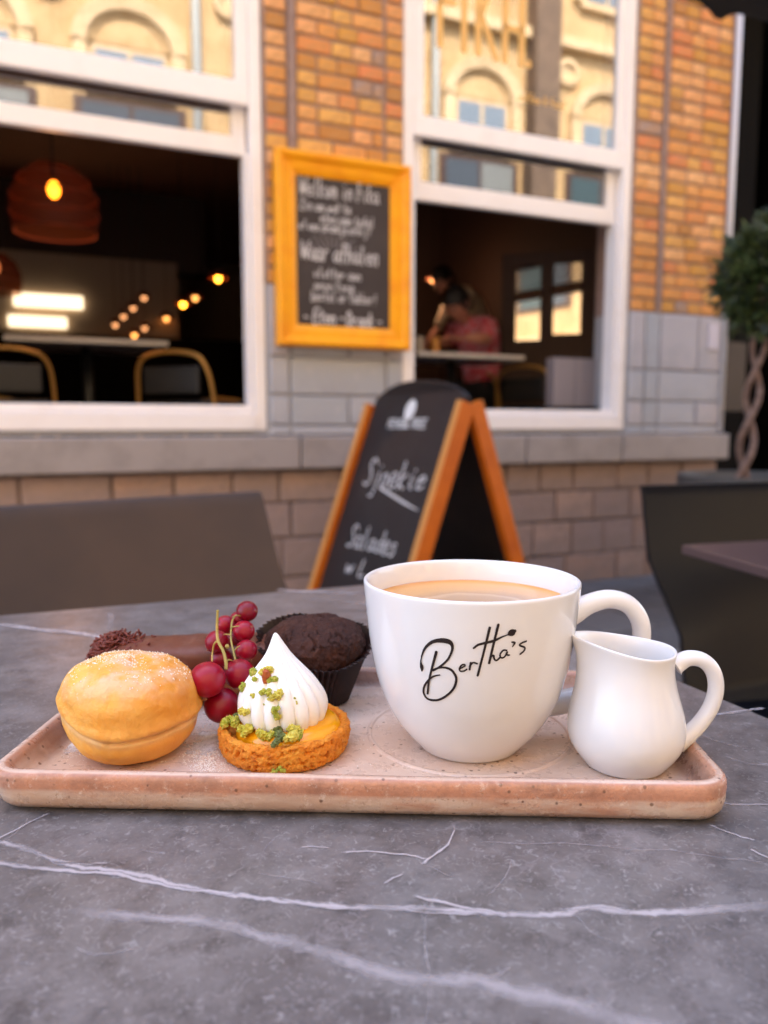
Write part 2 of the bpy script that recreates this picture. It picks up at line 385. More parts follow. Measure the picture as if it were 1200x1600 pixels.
# dado blocks
def blocks(s0, s1, rows, kind, mtl, wl, w0=.008, dep=.02):
    for i, (z0, z1) in enumerate(rows):
        x = s0
        first = True
        while x < s1 - .02:
            w_ = rb.choice(wl) * (.6 if first and i % 2 else 1); first = False
            if s1 - (x + w_) < .07: w_ = s1 - x
            w_ = min(w_, s1 - x)
            piece(kind, cafe, x + w_ / 2, (z0 + z1) / 2, w0, w_ - .010, z1 - z0 - .010, dep, mtl, .006)
            x += w_
drows = [(.852, .90), (.90, 1.04), (1.04, 1.215), (1.215, 1.54)]
blocks(-1.99, -1.89, drows, 'dado_block', M['dado'], [.1]); blocks(-1.89, -1.405, drows, 'dado_block', M['dado'], [.485, .30]); blocks(-1.405, -1.318, drows, 'dado_block', M['dado'], [.09])
blocks(.092, .20, drows, 'dado_block', M['dado'], [.108]); blocks(.20, .31, drows, 'dado_block', M['dado'], [.11]); blocks(.31, .79, drows, 'dado_block', M['dado'], [.48])
rows = []; z = .69
for h_ in (.15, .17, .19, .17): rows.append((z - h_, z)); z -= h_
blocks(-4.2, .80, rows, 'base_block', M['base'], [.26, .31, .36, .22], .014, .022)
# drain pipe at the corner
b = MB()
b.tube([W(.795, .86, -.005), W(.795, 3.9, -.005)], .018, 12); b.build('corner_trim', M['pipe'], cafe, smooth=True)

def window(s0, s1, zs, side):
    """zs: bottom opening, top opening (raised sash rail low/high), upper rail low/high"""
    zb, zo, zo2, zu, zu2 = zs
    fr = MB(); T = 3.75
    fr.wbox(s0, s0 + .055, .88, T, .018, .14); fr.wbox(s1 - .055, s1, .88, T, .018, .14)
    fr.wbox(s0 + .055, s1 - .055, .88, .955, .006, .14); fr.wbox(s0 + .055, s1 - .055, T - .06, T, .018, .14)
    f = fr.build('window', M['white'], cafe, bevel=.006)
    q = MB(); q.wbox(s0 + .058, s1 - .058, .957, zb, .03, .12); q.build('inner_sill', M['white'], f, bevel=.004)
    q = MB()                                                # jamb liners of the open lower part
    q.wbox(s0 + .057, s0 + .076, zb, zo, .04, .13); q.build('jamb_liner', M['white'], f, bevel=.003); q = MB(); q.wbox(s1 - .076, s1 - .057, zb, zo, .04, .13); q.build('jamb_liner', M['white'], f, bevel=.003)
    q = MB(); q.wbox(s0 + .056, s0 + .115, zu2, T - .07, .026, .062); q.wbox(s1 - .115, s1 - .056, zu2, T - .07, .026, .062)
    q.wbox(s0 + .056, s1 - .056, zu, zu2, .022, .064); q.wbox(s0 + .056, s1 - .056, T - .12, T - .07, .026, .062)
    q.build('upper_sash', M['white'], f, bevel=.005)
    q = MB(); q.wbox(s0 + .062, s0 + .125, zo2, zu - .0, .075, .108); q.wbox(s1 - .125, s1 - .062, zo2, zu - .0, .075, .108)
    q.wbox(s0 + .062, s1 - .062, zo, zo2, .071, .110); q.wbox(s0 + .062, s0 + .125, zu, T - .3, .075, .108); q.wbox(s1 - .125, s1 - .062, zu, T - .3, .075, .108)
    q.build('raised_sash', M['white'], f, bevel=.004)
    q = MB(); q.wbox(s0 + .116, s1 - .116, zu2, T - .125, .043, .047); q.build('upper_pane', M['glass'], f)
    q = MB(); q.wbox(s0 + .126, s1 - .126, zo2, T - .3, .090, .093); q.build('raised_pane', M['glass'], f)
    return f
winL = window(-3.388, -2.0, (.992, 2.10, 2.18, 2.30, 2.40), 'l')
winR = window(-1.31, .080, (.985, 2.01, 2.10, 2.295, 2.39), 'r')
winR['label'] = 'white sash window with gold lettering on its upper pane'
# gold lettering on the right upper pane: FIKA.
q = MB(); nW = -IN; lz, lh = 2.722, .40
def gl(pts, w_=.034): q.stroke([W(a, lz + b_ * lh, .0425) for a, b_ in pts], w_, nW, .001)
gl([(-1.105, 0.04), (-1.105, 1)]); gl([(-1.105, .97), (-1.02, .97)]); gl([(-1.105, .55), (-1.03, .55)])
gl([(-.97, .04), (-.97, 1)])
gl([(-.89, .04), (-.89, 1)]); gl([(-.79, 1), (-.875, .5), (-.785, .02)])
gl([(-.735, .02), (-.735, .8), (-.70, .98), (-.67, .98), (-.635, .8), (-.635, .02)], .036); gl([(-.735, .42), (-.635, .42)])
gl([(-.592, .03), (-.592, .05)], .03)
q.build('gold_lettering', M['goldpaint'], winR)
q = MB(); write(q, 'coffee & food', W(-.66, 2.555, .0425), U, Vector((0, 0, 1)), .04, .028, .006, nW, .001); q.build('small_lettering', M['goldpaint'], winR)
# small notice on the dado
q = MB(); q.wbox(.665, .745, 1.35, 1.50, -.010, -.006); tag(q.build('paper_notice', M['paper']), 'small pale paper notice stuck on the grey dado beside the clipped bay tree', 'notice')

# recess / passage right of the cafe, and its far side
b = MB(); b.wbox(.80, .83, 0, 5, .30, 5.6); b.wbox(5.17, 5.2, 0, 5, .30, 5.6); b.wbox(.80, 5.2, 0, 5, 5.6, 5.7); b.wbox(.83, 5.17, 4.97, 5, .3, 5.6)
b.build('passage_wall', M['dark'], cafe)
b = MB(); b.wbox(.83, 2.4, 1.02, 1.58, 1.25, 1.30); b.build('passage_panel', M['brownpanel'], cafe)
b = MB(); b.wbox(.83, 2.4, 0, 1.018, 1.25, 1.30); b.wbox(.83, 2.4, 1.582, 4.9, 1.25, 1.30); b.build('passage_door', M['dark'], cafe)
# interior shell
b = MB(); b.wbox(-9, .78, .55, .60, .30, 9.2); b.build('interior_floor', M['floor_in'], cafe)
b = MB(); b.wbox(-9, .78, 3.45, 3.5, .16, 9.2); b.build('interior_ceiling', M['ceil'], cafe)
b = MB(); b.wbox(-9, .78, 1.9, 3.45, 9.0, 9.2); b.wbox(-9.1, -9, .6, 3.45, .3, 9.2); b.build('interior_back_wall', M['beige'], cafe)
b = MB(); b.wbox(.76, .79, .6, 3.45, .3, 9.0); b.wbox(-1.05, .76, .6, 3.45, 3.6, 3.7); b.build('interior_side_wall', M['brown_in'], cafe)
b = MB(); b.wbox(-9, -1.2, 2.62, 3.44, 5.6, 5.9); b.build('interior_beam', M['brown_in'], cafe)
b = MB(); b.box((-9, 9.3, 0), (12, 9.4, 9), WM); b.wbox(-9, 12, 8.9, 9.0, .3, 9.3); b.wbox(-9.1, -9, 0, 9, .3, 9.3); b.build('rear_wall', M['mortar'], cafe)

# inner glazed lobby door seen through the right window
ld = thing('lobby_door', 'dark framed glazed inner door seen deep inside the right window', 'door', W(.2, .6, 1.0), WA)
DS, DE, DW = -.05, 1.6, 1.9
def din(px, py, w):     # pixel -> wall coords at depth w inside
    r = ray(px, py); t = ((P0 - CAM).dot(IN) + w) / r.dot(IN); q_ = CAM + r * t
    return (q_ - P0).dot(U), q_.z
def panel(px0, py0, px1, py1, w):
    a, z1 = din(px0, py0, w); c, z0 = din(px1, py1, w); return a, c, z0, z1
def sw(v): return (v - P0).dot(U), (v - P0).dot(IN)
dn_ = (U * -.617 + IN * -.787).normalized(); dh = Vector((-dn_.y, dn_.x, 0)); dh = dh if dh.dot(U) > 0 else -dh; dq = W(.42, 0, 1.05)
def dplane(px, py):
    r = ray(px, py); t = (dq - CAM).dot(dn_) / r.dot(dn_); v = CAM + r * t; return (v - dq).dot(dh), v.z
DM = Matrix(((dh.x, dn_.x, 0, dq.x), (dh.y, dn_.y, 0, dq.y), (0, 0, 1, 0), (0, 0, 0, 1)))
q = MB(); zt = 2.02
pa, pb = dplane(808, 385)[0], dplane(843, 530)[0]; pc_, pd = dplane(867, 388)[0], dplane(906, 522)[0]; zb1, zb2 = dplane(825, 532)[1], dplane(886, 522)[1]
for a_, c_ in ((pa - .10, pa), (pb, pc_), (pd, pd + .09)): q.box((a_, -.02, .6), (c_, .02, zt + .08), DM)
for x0, x1, zz in ((pa, pb, zb1), (pc_, pd, zb2)):
    q.box((x0, -.02, zt), (x1, .02, zt + .08), DM); q.box((x0, -.02, .6), (x1, .02, zz), DM)
q.build('door_frame', M['brown_in'], ld, bevel=.003)
for x0, x1, zz in ((pa, pb, zb1), (pc_, pd, zb2)):
    q = MB(); q.box((x0, -.003, zz), (x1, .003, zt), DM); q.build('pane', M['glass2'], ld)

# interior tables and chairs
def in_table(s0, s1, w0, w1, label, zt=1.335):
    t = thing('cafe_table', label, 'table', W((s0 + s1) / 2, .6, (w0 + w1) / 2), WA, 'tables inside the cafe')
    q = MB(); q.wbox(s0, s1, zt, zt + .027, w0, w1); q.build('table_top', M['tabtop'], t, bevel=.004)
    q = MB(); q.tube([W((s0 + s1) / 2, .62, (w0 + w1) / 2), W((s0 + s1) / 2, zt, (w0 + w1) / 2)], .03, 12); q.build('leg', M['blackm'], t, smooth=True)
    q = MB(); q.lathe([(.01, .6), (.22, .6), (.22, .615), (.03, .63)], W((s0 + s1) / 2, 0, (w0 + w1) / 2), 24, cap=True); q.build('foot', M['blackm'], t)
    return t
in_table(-3.12, -2.30, .95, 1.55, 'white topped table behind the left sash window')
in_table(-.93, -.19, .62, 1.18, 'white topped table the person in the checked shirt leans on', 1.305)
def gold_chair(s, w, rz, label):
    t = thing('gold_chair', label, 'chair', W(s, .6, w), WA + rz, 'gold tube chairs inside the cafe')
    Mx = MATS[t.name]; L_ = lambda x, y, z_: Mx @ Vector((x, y, z_))
    q = MB(); q.tube(smoothpts([L_(-.25, -.02, .0), L_(-.235, 0, .42), L_(-.20, .03, .61), L_(-.10, .04, .665), L_(.10, .04, .665), L_(.20, .03, .61), L_(.235, 0, .42), L_(.25, -.02, .0)], 5), .011, 8); q.build('back_frame', M['gold'], t, smooth=True)
    q = MB(); q.tube(smoothpts([L_(-.24, -.42, 0), L_(-.2, -.40, .40), L_(.2, -.40, .40), L_(.24, -.42, 0)], 4), .012, 8); q.build('front_frame', M['gold'], t, smooth=True)
    q = MB(); q.box((-.21, -.41, .39), (.21, .0, .43), Mx); q.build('seat', M['blackm'], t, bevel=.012)
    q = MB(); q.box((-.17, .02, .46), (.17, .04, .60), Mx); q.build('back_pad', M['blackm'], t, bevel=.008)
    return t
gold_chair(-3.12, .72, math.pi + .25, 'gold tube chair cut by the left edge of the photograph, behind the left window')
gold_chair(-2.32, .62, math.pi * .75, 'gold tube chair at the right end of the table behind the left window')
gold_chair(-.12, .72, math.pi * .5 + .3, 'gold tube chair by the lilac box in the right window')
gold_chair(-1.0, .85, -math.pi * .5, 'gold tube chair mostly hidden by the sandwich board, behind the right window')

# woven pendant lamps
def pendant(s, z, w, r, label, bulb='bulb', thr=True):
    t = thing('pendant_lamp', label, 'lamp', W(s, z, w), WA, 'pendant lamps inside the cafe')
    q = MB(); c = W(s, z, w)
    prof = [(.06, .95), (.45, .85), (.8, .55), (.98, .15), (1.0, -.25), (.93, -.7)]
    q.lathe([(a * r, b_ * r) for a, b_ in prof], c, 28)
    sh = q.build('lamp_shade', M['shade'], t, smooth=True)
    for zz in (.85, .55, .15, -.25, -.68):
        rr0 = [p_[0] for p_ in prof if abs(p_[1] - zz) < .11][0] * r if any(abs(p_[1] - zz) < .11 for p_ in prof) else r
        h_ = MB(); h_.tube([c + Vector((rr0 * 1.01 * math.cos(a), rr0 * 1.01 * math.sin(a), zz * r)) for a in [2 * math.pi * k / 32 for k in range(33)]], r * .02, 5); h_.build('hoop', M['rattan'], sh)
    q = MB(); q.sphere(c + Vector((0, 0, .08 * r / .25)), .030, 12, 8, sq=(1, 1, 1.45)); q.build('light_bulb', M[bulb], t, smooth=True)
    if bulb == 'bulb':
        pl_ = bpy.data.lights.new('pendant_light', 'POINT'); pl_.energy = .8; pl_.color = (1, .42, .16); pl_.shadow_soft_size = .03
        po_ = bpy.data.objects.new('pendant_light', pl_); COL.objects.link(po_); po_.parent = t; po_.location = MATS[t.name].inverted() @ (c + Vector((0, 0, -.35)))
    q = MB(); q.tube([c + Vector((0, 0, r * .9)), W(s, 3.45, w)], .004, 6); q.tube([c + Vector((0, 0, r * .45)), c + Vector((0, 0, r * .95))], .012, 6); q.build('cord', M['blackm'], t)
    return t
s_, z_ = din(85, 318, 1.0); pendant(s_, z_, 1.0, .215, 'large woven pendant lamp with a glowing bulb behind the left window')
s_, z_ = din(-8, 430, 1.9); pendant(s_, z_, 1.9, .15, 'woven pendant lamp cut by the left edge of the photograph', 'bulb3')
k = 0
for (px, py, w, rr_, bb, lb) in ((341, 435, 3.0, .10, 'bulb', 'brightest of the row of small glowing lamps in the left window, nearest the frame'), (286, 475, 4.0, .09, 'bulb', 'second brightest small glowing lamp left of the nearest one'),
        (305, 465, 4.4, .09, 'bulb2', 'dim small lamp between the two brightest of the row'), (260, 497, 5.2, .09, 'bulb2', 'dim small lamp just below the second brightest one'),
        (225, 465, 4.8, .08, 'bulb3', 'uppermost faint lamp of the left string'), (208, 481, 4.8, .08, 'bulb3', 'second faint lamp of the left string'), (193, 494, 4.8, .08, 'bulb3', 'third faint lamp of the left string'),
        (180, 507, 4.8, .08, 'bulb3', 'lowest faint lamp of the left string'), (210, 523, 4.8, .09, 'bulb2', 'orange lamp glowing just above the white table edge'), (226, 512, 4.8, .08, 'bulb3', 'faint lamp just right of the orange lamp above the table edge'),
        (676, 436, 2.6, .07, 'bulb3', 'small orange lamp glowing behind the person in the checked shirt')):
    s_, z_ = din(px, py, w); t = thing('small_lamp', lb, 'lamp', W(s_, z_, w), WA, 'small lamps deep inside the cafe')
    q = MB(); c = W(s_, z_, w); q.sphere(c, .024 if w < 3.5 else .026, 10, 8, sq=(1, 1, 1.25)); q.build('light_bulb', M[bb], t, smooth=True)
    q = MB(); q.lathe([(.018, .06), (rr_ * .5, .05), (rr_ * .8, -.0)], c, 14); q.build('lamp_shade', M['rattan'], t, smooth=True)
    q = MB(); q.tube([c + Vector((0, 0, .03)), W(s_, 3.45, w)], .003, 5); q.build('cord', M['blackm'], t)
    if px == 676:
        pl_ = bpy.data.lights.new('small_lamp_light', 'POINT'); pl_.energy = .8; pl_.color = (1, .55, .30); pl_.shadow_soft_size = .04
        po_ = bpy.data.objects.new('small_lamp_light', pl_); COL.objects.link(po_); po_.parent = t; po_.location = (0, 0, -.06)
# lit kitchen pass
t = thing('kitchen_pass', 'lit serving hatch with two bright strips behind the left window', 'counter', W(-3, .6, 5.2), WA)
for (a, bq) in (((20, 455), (130, 483)), ((12, 490), (105, 513))):
    s0_, z1_ = din(*a, 5.2); s1_, z0_ = din(*bq, 5.2)
    q = MB(); q.wbox(s0_, s1_, z0_, z1_ - .01, 5.2, 5.24); q.build('light_strip', M['tubelight'], t)
s0_, z1_ = din(0, 445, 5.25); s1_, z0_ = din(280, 530, 5.25)
q = MB(); q.wbox(s0_ - 1, s1_, z0_ - .02, z1_ + .35, 5.26, 5.34); q.build('hatch_wall', M['beige'], t)
q = MB(); q.wbox(s0_ - 1, s1_ + 1.2, .6, z0_ - .022, 5.0, 5.34); q.build('hatch_dark_fill', M['dark'], t)  # added dark block, stands in for the blackness below the hatch
# lilac menu holder on the window sill
t = thing('menu_box', 'pale lilac upright box standing inside the right window', 'box', W(-.05, .985, .2), WA)
a, z1_ = din(866, 558, .28); c, z0_ = din(930, 636, .28)
q = MB(); q.wbox(a, (a + c) / 2 - .002, z0_, z1_, .28, .36); q.build('left_leaf', M['lilac'], t, bevel=.004)
q = MB(); q.wbox((a + c) / 2 + .002, c, z0_, z1_, .28, .36); q.build('right_leaf', M['lilac'], t, bevel=.004)
t = tag(MB.build((lambda m: (m.wbox(a - .1, c + .1, .6, z0_ - .001, .24, .5), m)[1])(MB()), 'low_cabinet', M['dark'], bevel=.006), 'low dark cabinet under the lilac box inside the right window', 'cabinet')

# ---------------------------------------------------------------- people inside
def body(name, joints, edges, radii, m, parent, sub=2):
    me = bpy.data.meshes.new(name); inv = MATS[parent.name].inverted()
    me.from_pydata([tuple(inv @ Vector(j)) for j in joints], edges, []); me.update()
    o = bpy.data.objects.new(name, me); COL.objects.link(o); o.parent = parent; MATS[o.name] = MATS[parent.name]
    me.materials.append(m)
    sk = o.modifiers.new('skin', 'SKIN'); sk.use_smooth_shade = True
    for i, r_ in enumerate(radii):
        d = me.skin_vertices[0].data[i]; d.radius = (r_, r_) if not isinstance(r_, tuple) else r_
        d.use_root = (i == 0)
    s_ = o.modifiers.new('sub', 'SUBSURF'); s_.levels = sub; s_.render_levels = sub
    return o
def head(c, r, fwd, skinm, hairm, parent, hair_len=.55, bow=0):
    """c centre, fwd unit vector the face looks to"""
    fwd = fwd.normalized(); side = fwd.cross(Vector((0, 0, 1))).normalized(); up = side.cross(fwd).normalized()
    q = MB()
    def P(a, b_, c_): return c + side * a * r + fwd * b_ * r + up * c_ * r
    rg = []
    for i in range(13):
        t_ = math.pi * i / 12; t_ = max(.05, min(math.pi - .05, t_)); zz = -math.cos(t_)
        ring = []
        for k in range(20):
            a = 2 * math.pi * k / 20; x = math.sin(t_) * math.cos(a) * .78; y = math.sin(t_) * math.sin(a) * .95
            if zz < 0: x *= 1 + zz * .28; y = y * (1 + zz * .2) + (.10 * -zz)
            if y > .6 and -.35 < zz < .1: y += .22 * max(0, 1 - abs(x) / .2) * (1 - abs(zz + .15) / .3)   # nose
            if y > .5 and abs(zz - .08) < .12 and .15 < abs(x) < .5: y -= .08                               # eye hollows
            ring.append(P(x, y, zz * 1.15))
        rg.append(ring)
    q.rings(rg)
    h = q.build('head', skinm, parent, smooth=True)
    q = MB()
    for sd_ in (-1, 1): q.sphere(P(sd_ * .78, -.02, -.05), r * .2, 8, 6, sq=(.5, 1, 1.3))
    q.build('ear', skinm, h, smooth=True)
    q = MB()
    for sd_ in (-1, 1): q.sphere(P(sd_ * .28, .84, .08), r * .09, 8, 6)
    q.build('eye', hairm, h, smooth=True)
    q = MB(); rg = []
    for i in range(9):
        t_ = math.pi * .5 * (i / 8) * 1.2; t_ = max(.05, t_)
        ring = []
        for k in range(20):
            a = 2 * math.pi * k / 20; y = math.sin(t_) * math.sin(a); x = math.sin(t_) * math.cos(a) * .86
            zz = math.cos(t_) * 1.28
            if y > .3: zz = max(zz, .35)
            j = 1 + .05 * noise.noise(Vector((x * 5, y * 5, zz * 5)))
            ring.append(P(x * j, y * 1.02 * j - .03, zz * j))
        rg.append(ring)
    q.rings(rg); q.build('hair', hairm, h, smooth=True)
    return h
def hand(c, d, parent, m, nrm=Vector((0, 0, 1))):
    """palm plus five short finger chains, d = direction of the fingers"""
    d = d.normalized(); sd_ = d.cross(nrm).normalized()
    js = [c - d * .05, c, c + d * .04]; ed = [(0, 1), (1, 2)]; ra = [.022, (.034, .016), (.036, .014)]
    o = body('hand', js, ed, ra, m, parent, 1)
    for i, (of, ln) in enumerate(((-.030, .055), (-.010, .070), (.010, .066), (.028, .052))):
        b0 = c + d * .045 + sd_ * of
        f = body('finger', [b0 - d * .02, b0 + d * ln * .5 + nrm * .004, b0 + d * ln - nrm * .012], [(0, 1), (1, 2)], [.009, .0085, .007], m, o, 1)
    b0 = c + sd_ * -.032
    body('finger', [b0, b0 + (d - sd_).normalized() * .03, b0 + (d * 1.4 - sd_).normalized() * .06], [(0, 1), (1, 2)], [.011, .010, .008], m, o, 1)
    return o
ms, mz = din(722, 480, 1.35)
mw = 1.35
man = thing('person', 'person in a red checked shirt, head bowed, leaning on a table inside the window', 'person', W(ms, .6, mw), WA)
X = lambda ds, z, dw: W(ms + ds, z + .07, mw + dw)
# torso leans to the left and forward onto the table; sits on a chair at the right/back side of the table
hipz = 1.08
body('shirt', [X(.20, hipz, .05), X(.18, 1.22, .02), X(.13, 1.38, -.02), X(.05, 1.50, -.05), X(-.01, 1.55, -.07),
     X(.07, 1.50, -.24), X(.00, 1.39, -.34), X(.04, 1.50, .12), X(-.04, 1.40, .16)],
     [(0, 1), (1, 2), (2, 3), (3, 4), (3, 5), (5, 6), (3, 7), (7, 8)],
     [(.15, .12), (.15, .12), (.16, .13), (.13, .12), .06, .07, .055, .07, .055], M['check'], man)
body('forearm', [X(.02, 1.40, -.33), X(-.10, 1.395, -.42), X(-.22, 1.39, -.42)], [(0, 1), (1, 2)], [.045, .04, .028], M['skin'], man)
body('forearm', [X(-.03, 1.41, .15), X(-.13, 1.395, .02), X(-.24, 1.39, -.14)], [(0, 1), (1, 2)], [.045, .04, .028], M['skin'], man)
hand(X(-.27, 1.385, -.41), -U, man, M['skin']); hand(X(-.28, 1.385, -.17), (-U - IN * .4), man, M['skin'])
body('neck', [X(.01, 1.53, -.06), X(-.05, 1.60, -.09)], [(0, 1)], [.055, .05], M['skin'], man)
hd = head(X(-.10, 1.655, -.11), .108, (-U * 1.0 - IN * .45 + Vector((0, 0, -.75))), M['skin'], M['hair'], man)
body('trousers', [X(.2, 1.06, .05), X(.16, 1.05, -.08), X(-.16, 1.06, -.16), X(-.18, .68, -.16), X(-.27, .64, -.18), X(.16, 1.05, .14), X(-.16, 1.06, .14), X(-.18, .68, .14), X(-.27, .64, .14)],
     [(0, 1), (1, 2), (2, 3), (3, 4), (0, 5), (5, 6), (6, 7), (7, 8)], [.13, .09, .07, .05, .04, .09, .07, .05, .04], M['trouser'], man)
gold_chair(ms + .2, mw + .03, -math.pi * .5 + math.pi, 'gold tube chair the person in the checked shirt sits on')
# waiter bending forward behind him
ws, wz = din(722, 440, 2.35); ww = 2.35
wt = thing('person', 'person in a cream shirt leaning forward behind the checked shirt', 'person', W(ws, .6, ww), WA)
Y = lambda ds, z, dw=0: W(ws + ds, z, ww + dw)
body('shirt', [Y(.16, 1.52), Y(.17, 1.70), Y(.12, 1.88), Y(.02, 2.00), Y(-.04, 2.03), Y(-.02, 1.96, -.19), Y(-.12, 1.72, -.24), Y(-.02, 1.96, .19), Y(-.12, 1.72, .22)],
     [(0, 1), (1, 2), (2, 3), (3, 4), (3, 5), (5, 6), (3, 7), (7, 8)], [(.13, .11), (.14, .11), (.14, .12), (.11, .1), .05, .055, .045, .055, .045], M['cream'], wt)
body('neck', [Y(-.05, 2.03), Y(-.12, 2.07)], [(0, 1)], [.05, .048], M['skin'], wt)
head(Y(-.18, 2.10), .105, (-U - Vector((0, 0, .5)) - IN * .3), M['skin'], M['hair'], wt)
for dw in (-.24, .22):
    body('forearm', [Y(-.12, 1.73, dw), Y(-.22, 1.60, dw * .8), Y(-.32, 1.52, dw * .7)], [(0, 1), (1, 2)], [.042, .036, .026], M['skin'], wt)
    hand(Y(-.36, 1.49, dw * .68), (-U - Vector((0, 0, .4))), wt, M['skin'])
body('trousers', [Y(.16, 1.50), Y(.15, 1.42, -.09), Y(.13, 1.05, -.1), Y(.15, .66, -.1), Y(.04, .63, -.1), Y(.15, 1.42, .09), Y(.13, 1.05, .1), Y(.15, .66, .1), Y(.04, .63, .1)],
     [(0, 1), (1, 2), (2, 3), (3, 4), (0, 5), (5, 6), (6, 7), (7, 8)], [.13, .09, .065, .05, .04, .09, .065, .05, .04], M['trouser'], wt)
# glasses on the man's table
for (px, lb, r_) in ((655, 'clear glass at the left end of the table in the right window', .03), (680, 'small amber glass in front of the person in the checked shirt', .028)):
    s_, _ = din(px, 545, .85); q = MB(); q.lathe([(.018, 0), (r_, .01), (r_ * 1.05, .11), (r_ * .95, .11), (r_ * .9, .015), (.002, .012)], W(s_, 1.3325, .85), 18, cap=True)
    tag(q.build('drinking_glass', mat('amber_drink' if px > 660 else 'pale_drink', (.5, .2, .03) if px > 660 else (.35, .3, .27), .15)), lb, 'glass')

# ---------------------------------------------------------------- framed chalkboard
cb = thing('framed_chalkboard', 'chalkboard in a yellow gilded frame hanging on the brick pier between the windows', 'chalkboard', W(-1.633, 1.26, -.05), WA)
s0, s1, z0, z1 = -1.962, -1.303, 1.262, 2.116
q = MB(); q.wbox(s0 + .05, s1 - .05, z0 + .05, z1 - .05, -.030, -.016); q.build('board', M['board'], cb)
prof = [(0, -.012), (0, -.060), (.012, -.070), (.028, -.066), (.042, -.052), (.075, -.046), (.098, -.034), (.100, -.012)]
def rail(p0, p1, q0, q1):     # outer edge p0->p1, inner direction vectors q0,q1 for the mitre
    m = MB(); A = []; B = []
    for d_, w_ in prof:
        A.append(W(p0[0] + q0[0] * d_, p0[1] + q0[1] * d_, w_)); B.append(W(p1[0] + q1[0] * d_, p1[1] + q1[1] * d_, w_))
    m.rings([A, B]); m.build('frame_rail', M['yframe'], cb)
rail((s0, z0), (s0, z1), (1, 1), (1, -1)); rail((s1, z1), (s1, z0), (-1, -1), (-1, 1))
rail((s0, z1), (s1, z1), (1, -1), (-1, -1)); rail((s1, z0), (s0, z0), (-1, 1), (1, 1))
q = MB(); Z = Vector((0, 0, 1))
def bline(txt, px, py, h, w_, th): 
    r = ray(px, py); t = ((P0 - CAM).dot(IN) - .0305) / r.dot(IN); p = CAM + r * t
    q = MB(); write(q, txt, p, U, Z, h, w_, th, -IN, .0008); q.build('chalk_line', M['chalk'], cb)
bline('Welkom in Fika', 468, 303, .080, .033, .0062)
bline('Zin om wat te', 468, 326, .044, .0235, .0048)
bline('eten aan tafel', 500, 347, .044, .0235, .0048)
bline('of een drankje erbij!', 466, 357, .040, .0208, .0046)
bline('Waar afhalen', 470, 404, .082, .0375, .0075)
bline('vlotter aan', 490, 433, .046, .0255, .0048)
bline('onze toog', 490, 452, .046, .0265, .0048)
bline('bestel er lekker!', 486, 469, .046, .0235, .0048)
bline('- Eten -', 474, 503, .062, .0325, .008); bline('Drank -', 541, 508, .060, .0325, .008)
q = MB(); r = ray(522, 400); t = ((P0 - CAM).dot(IN) - .0305) / r.dot(IN); c = CAM + r * t
for k in range(9):
    a = R(90 + (k - 4) * 17); q.stroke([c + U * .05 * math.cos(a) + Z * .04 * math.sin(a), c + U * .13 * math.cos(a) + Z * .13 * math.sin(a)], .006, -IN, .0006)
q.build('faint_doodle', M['chalk2'], cb)

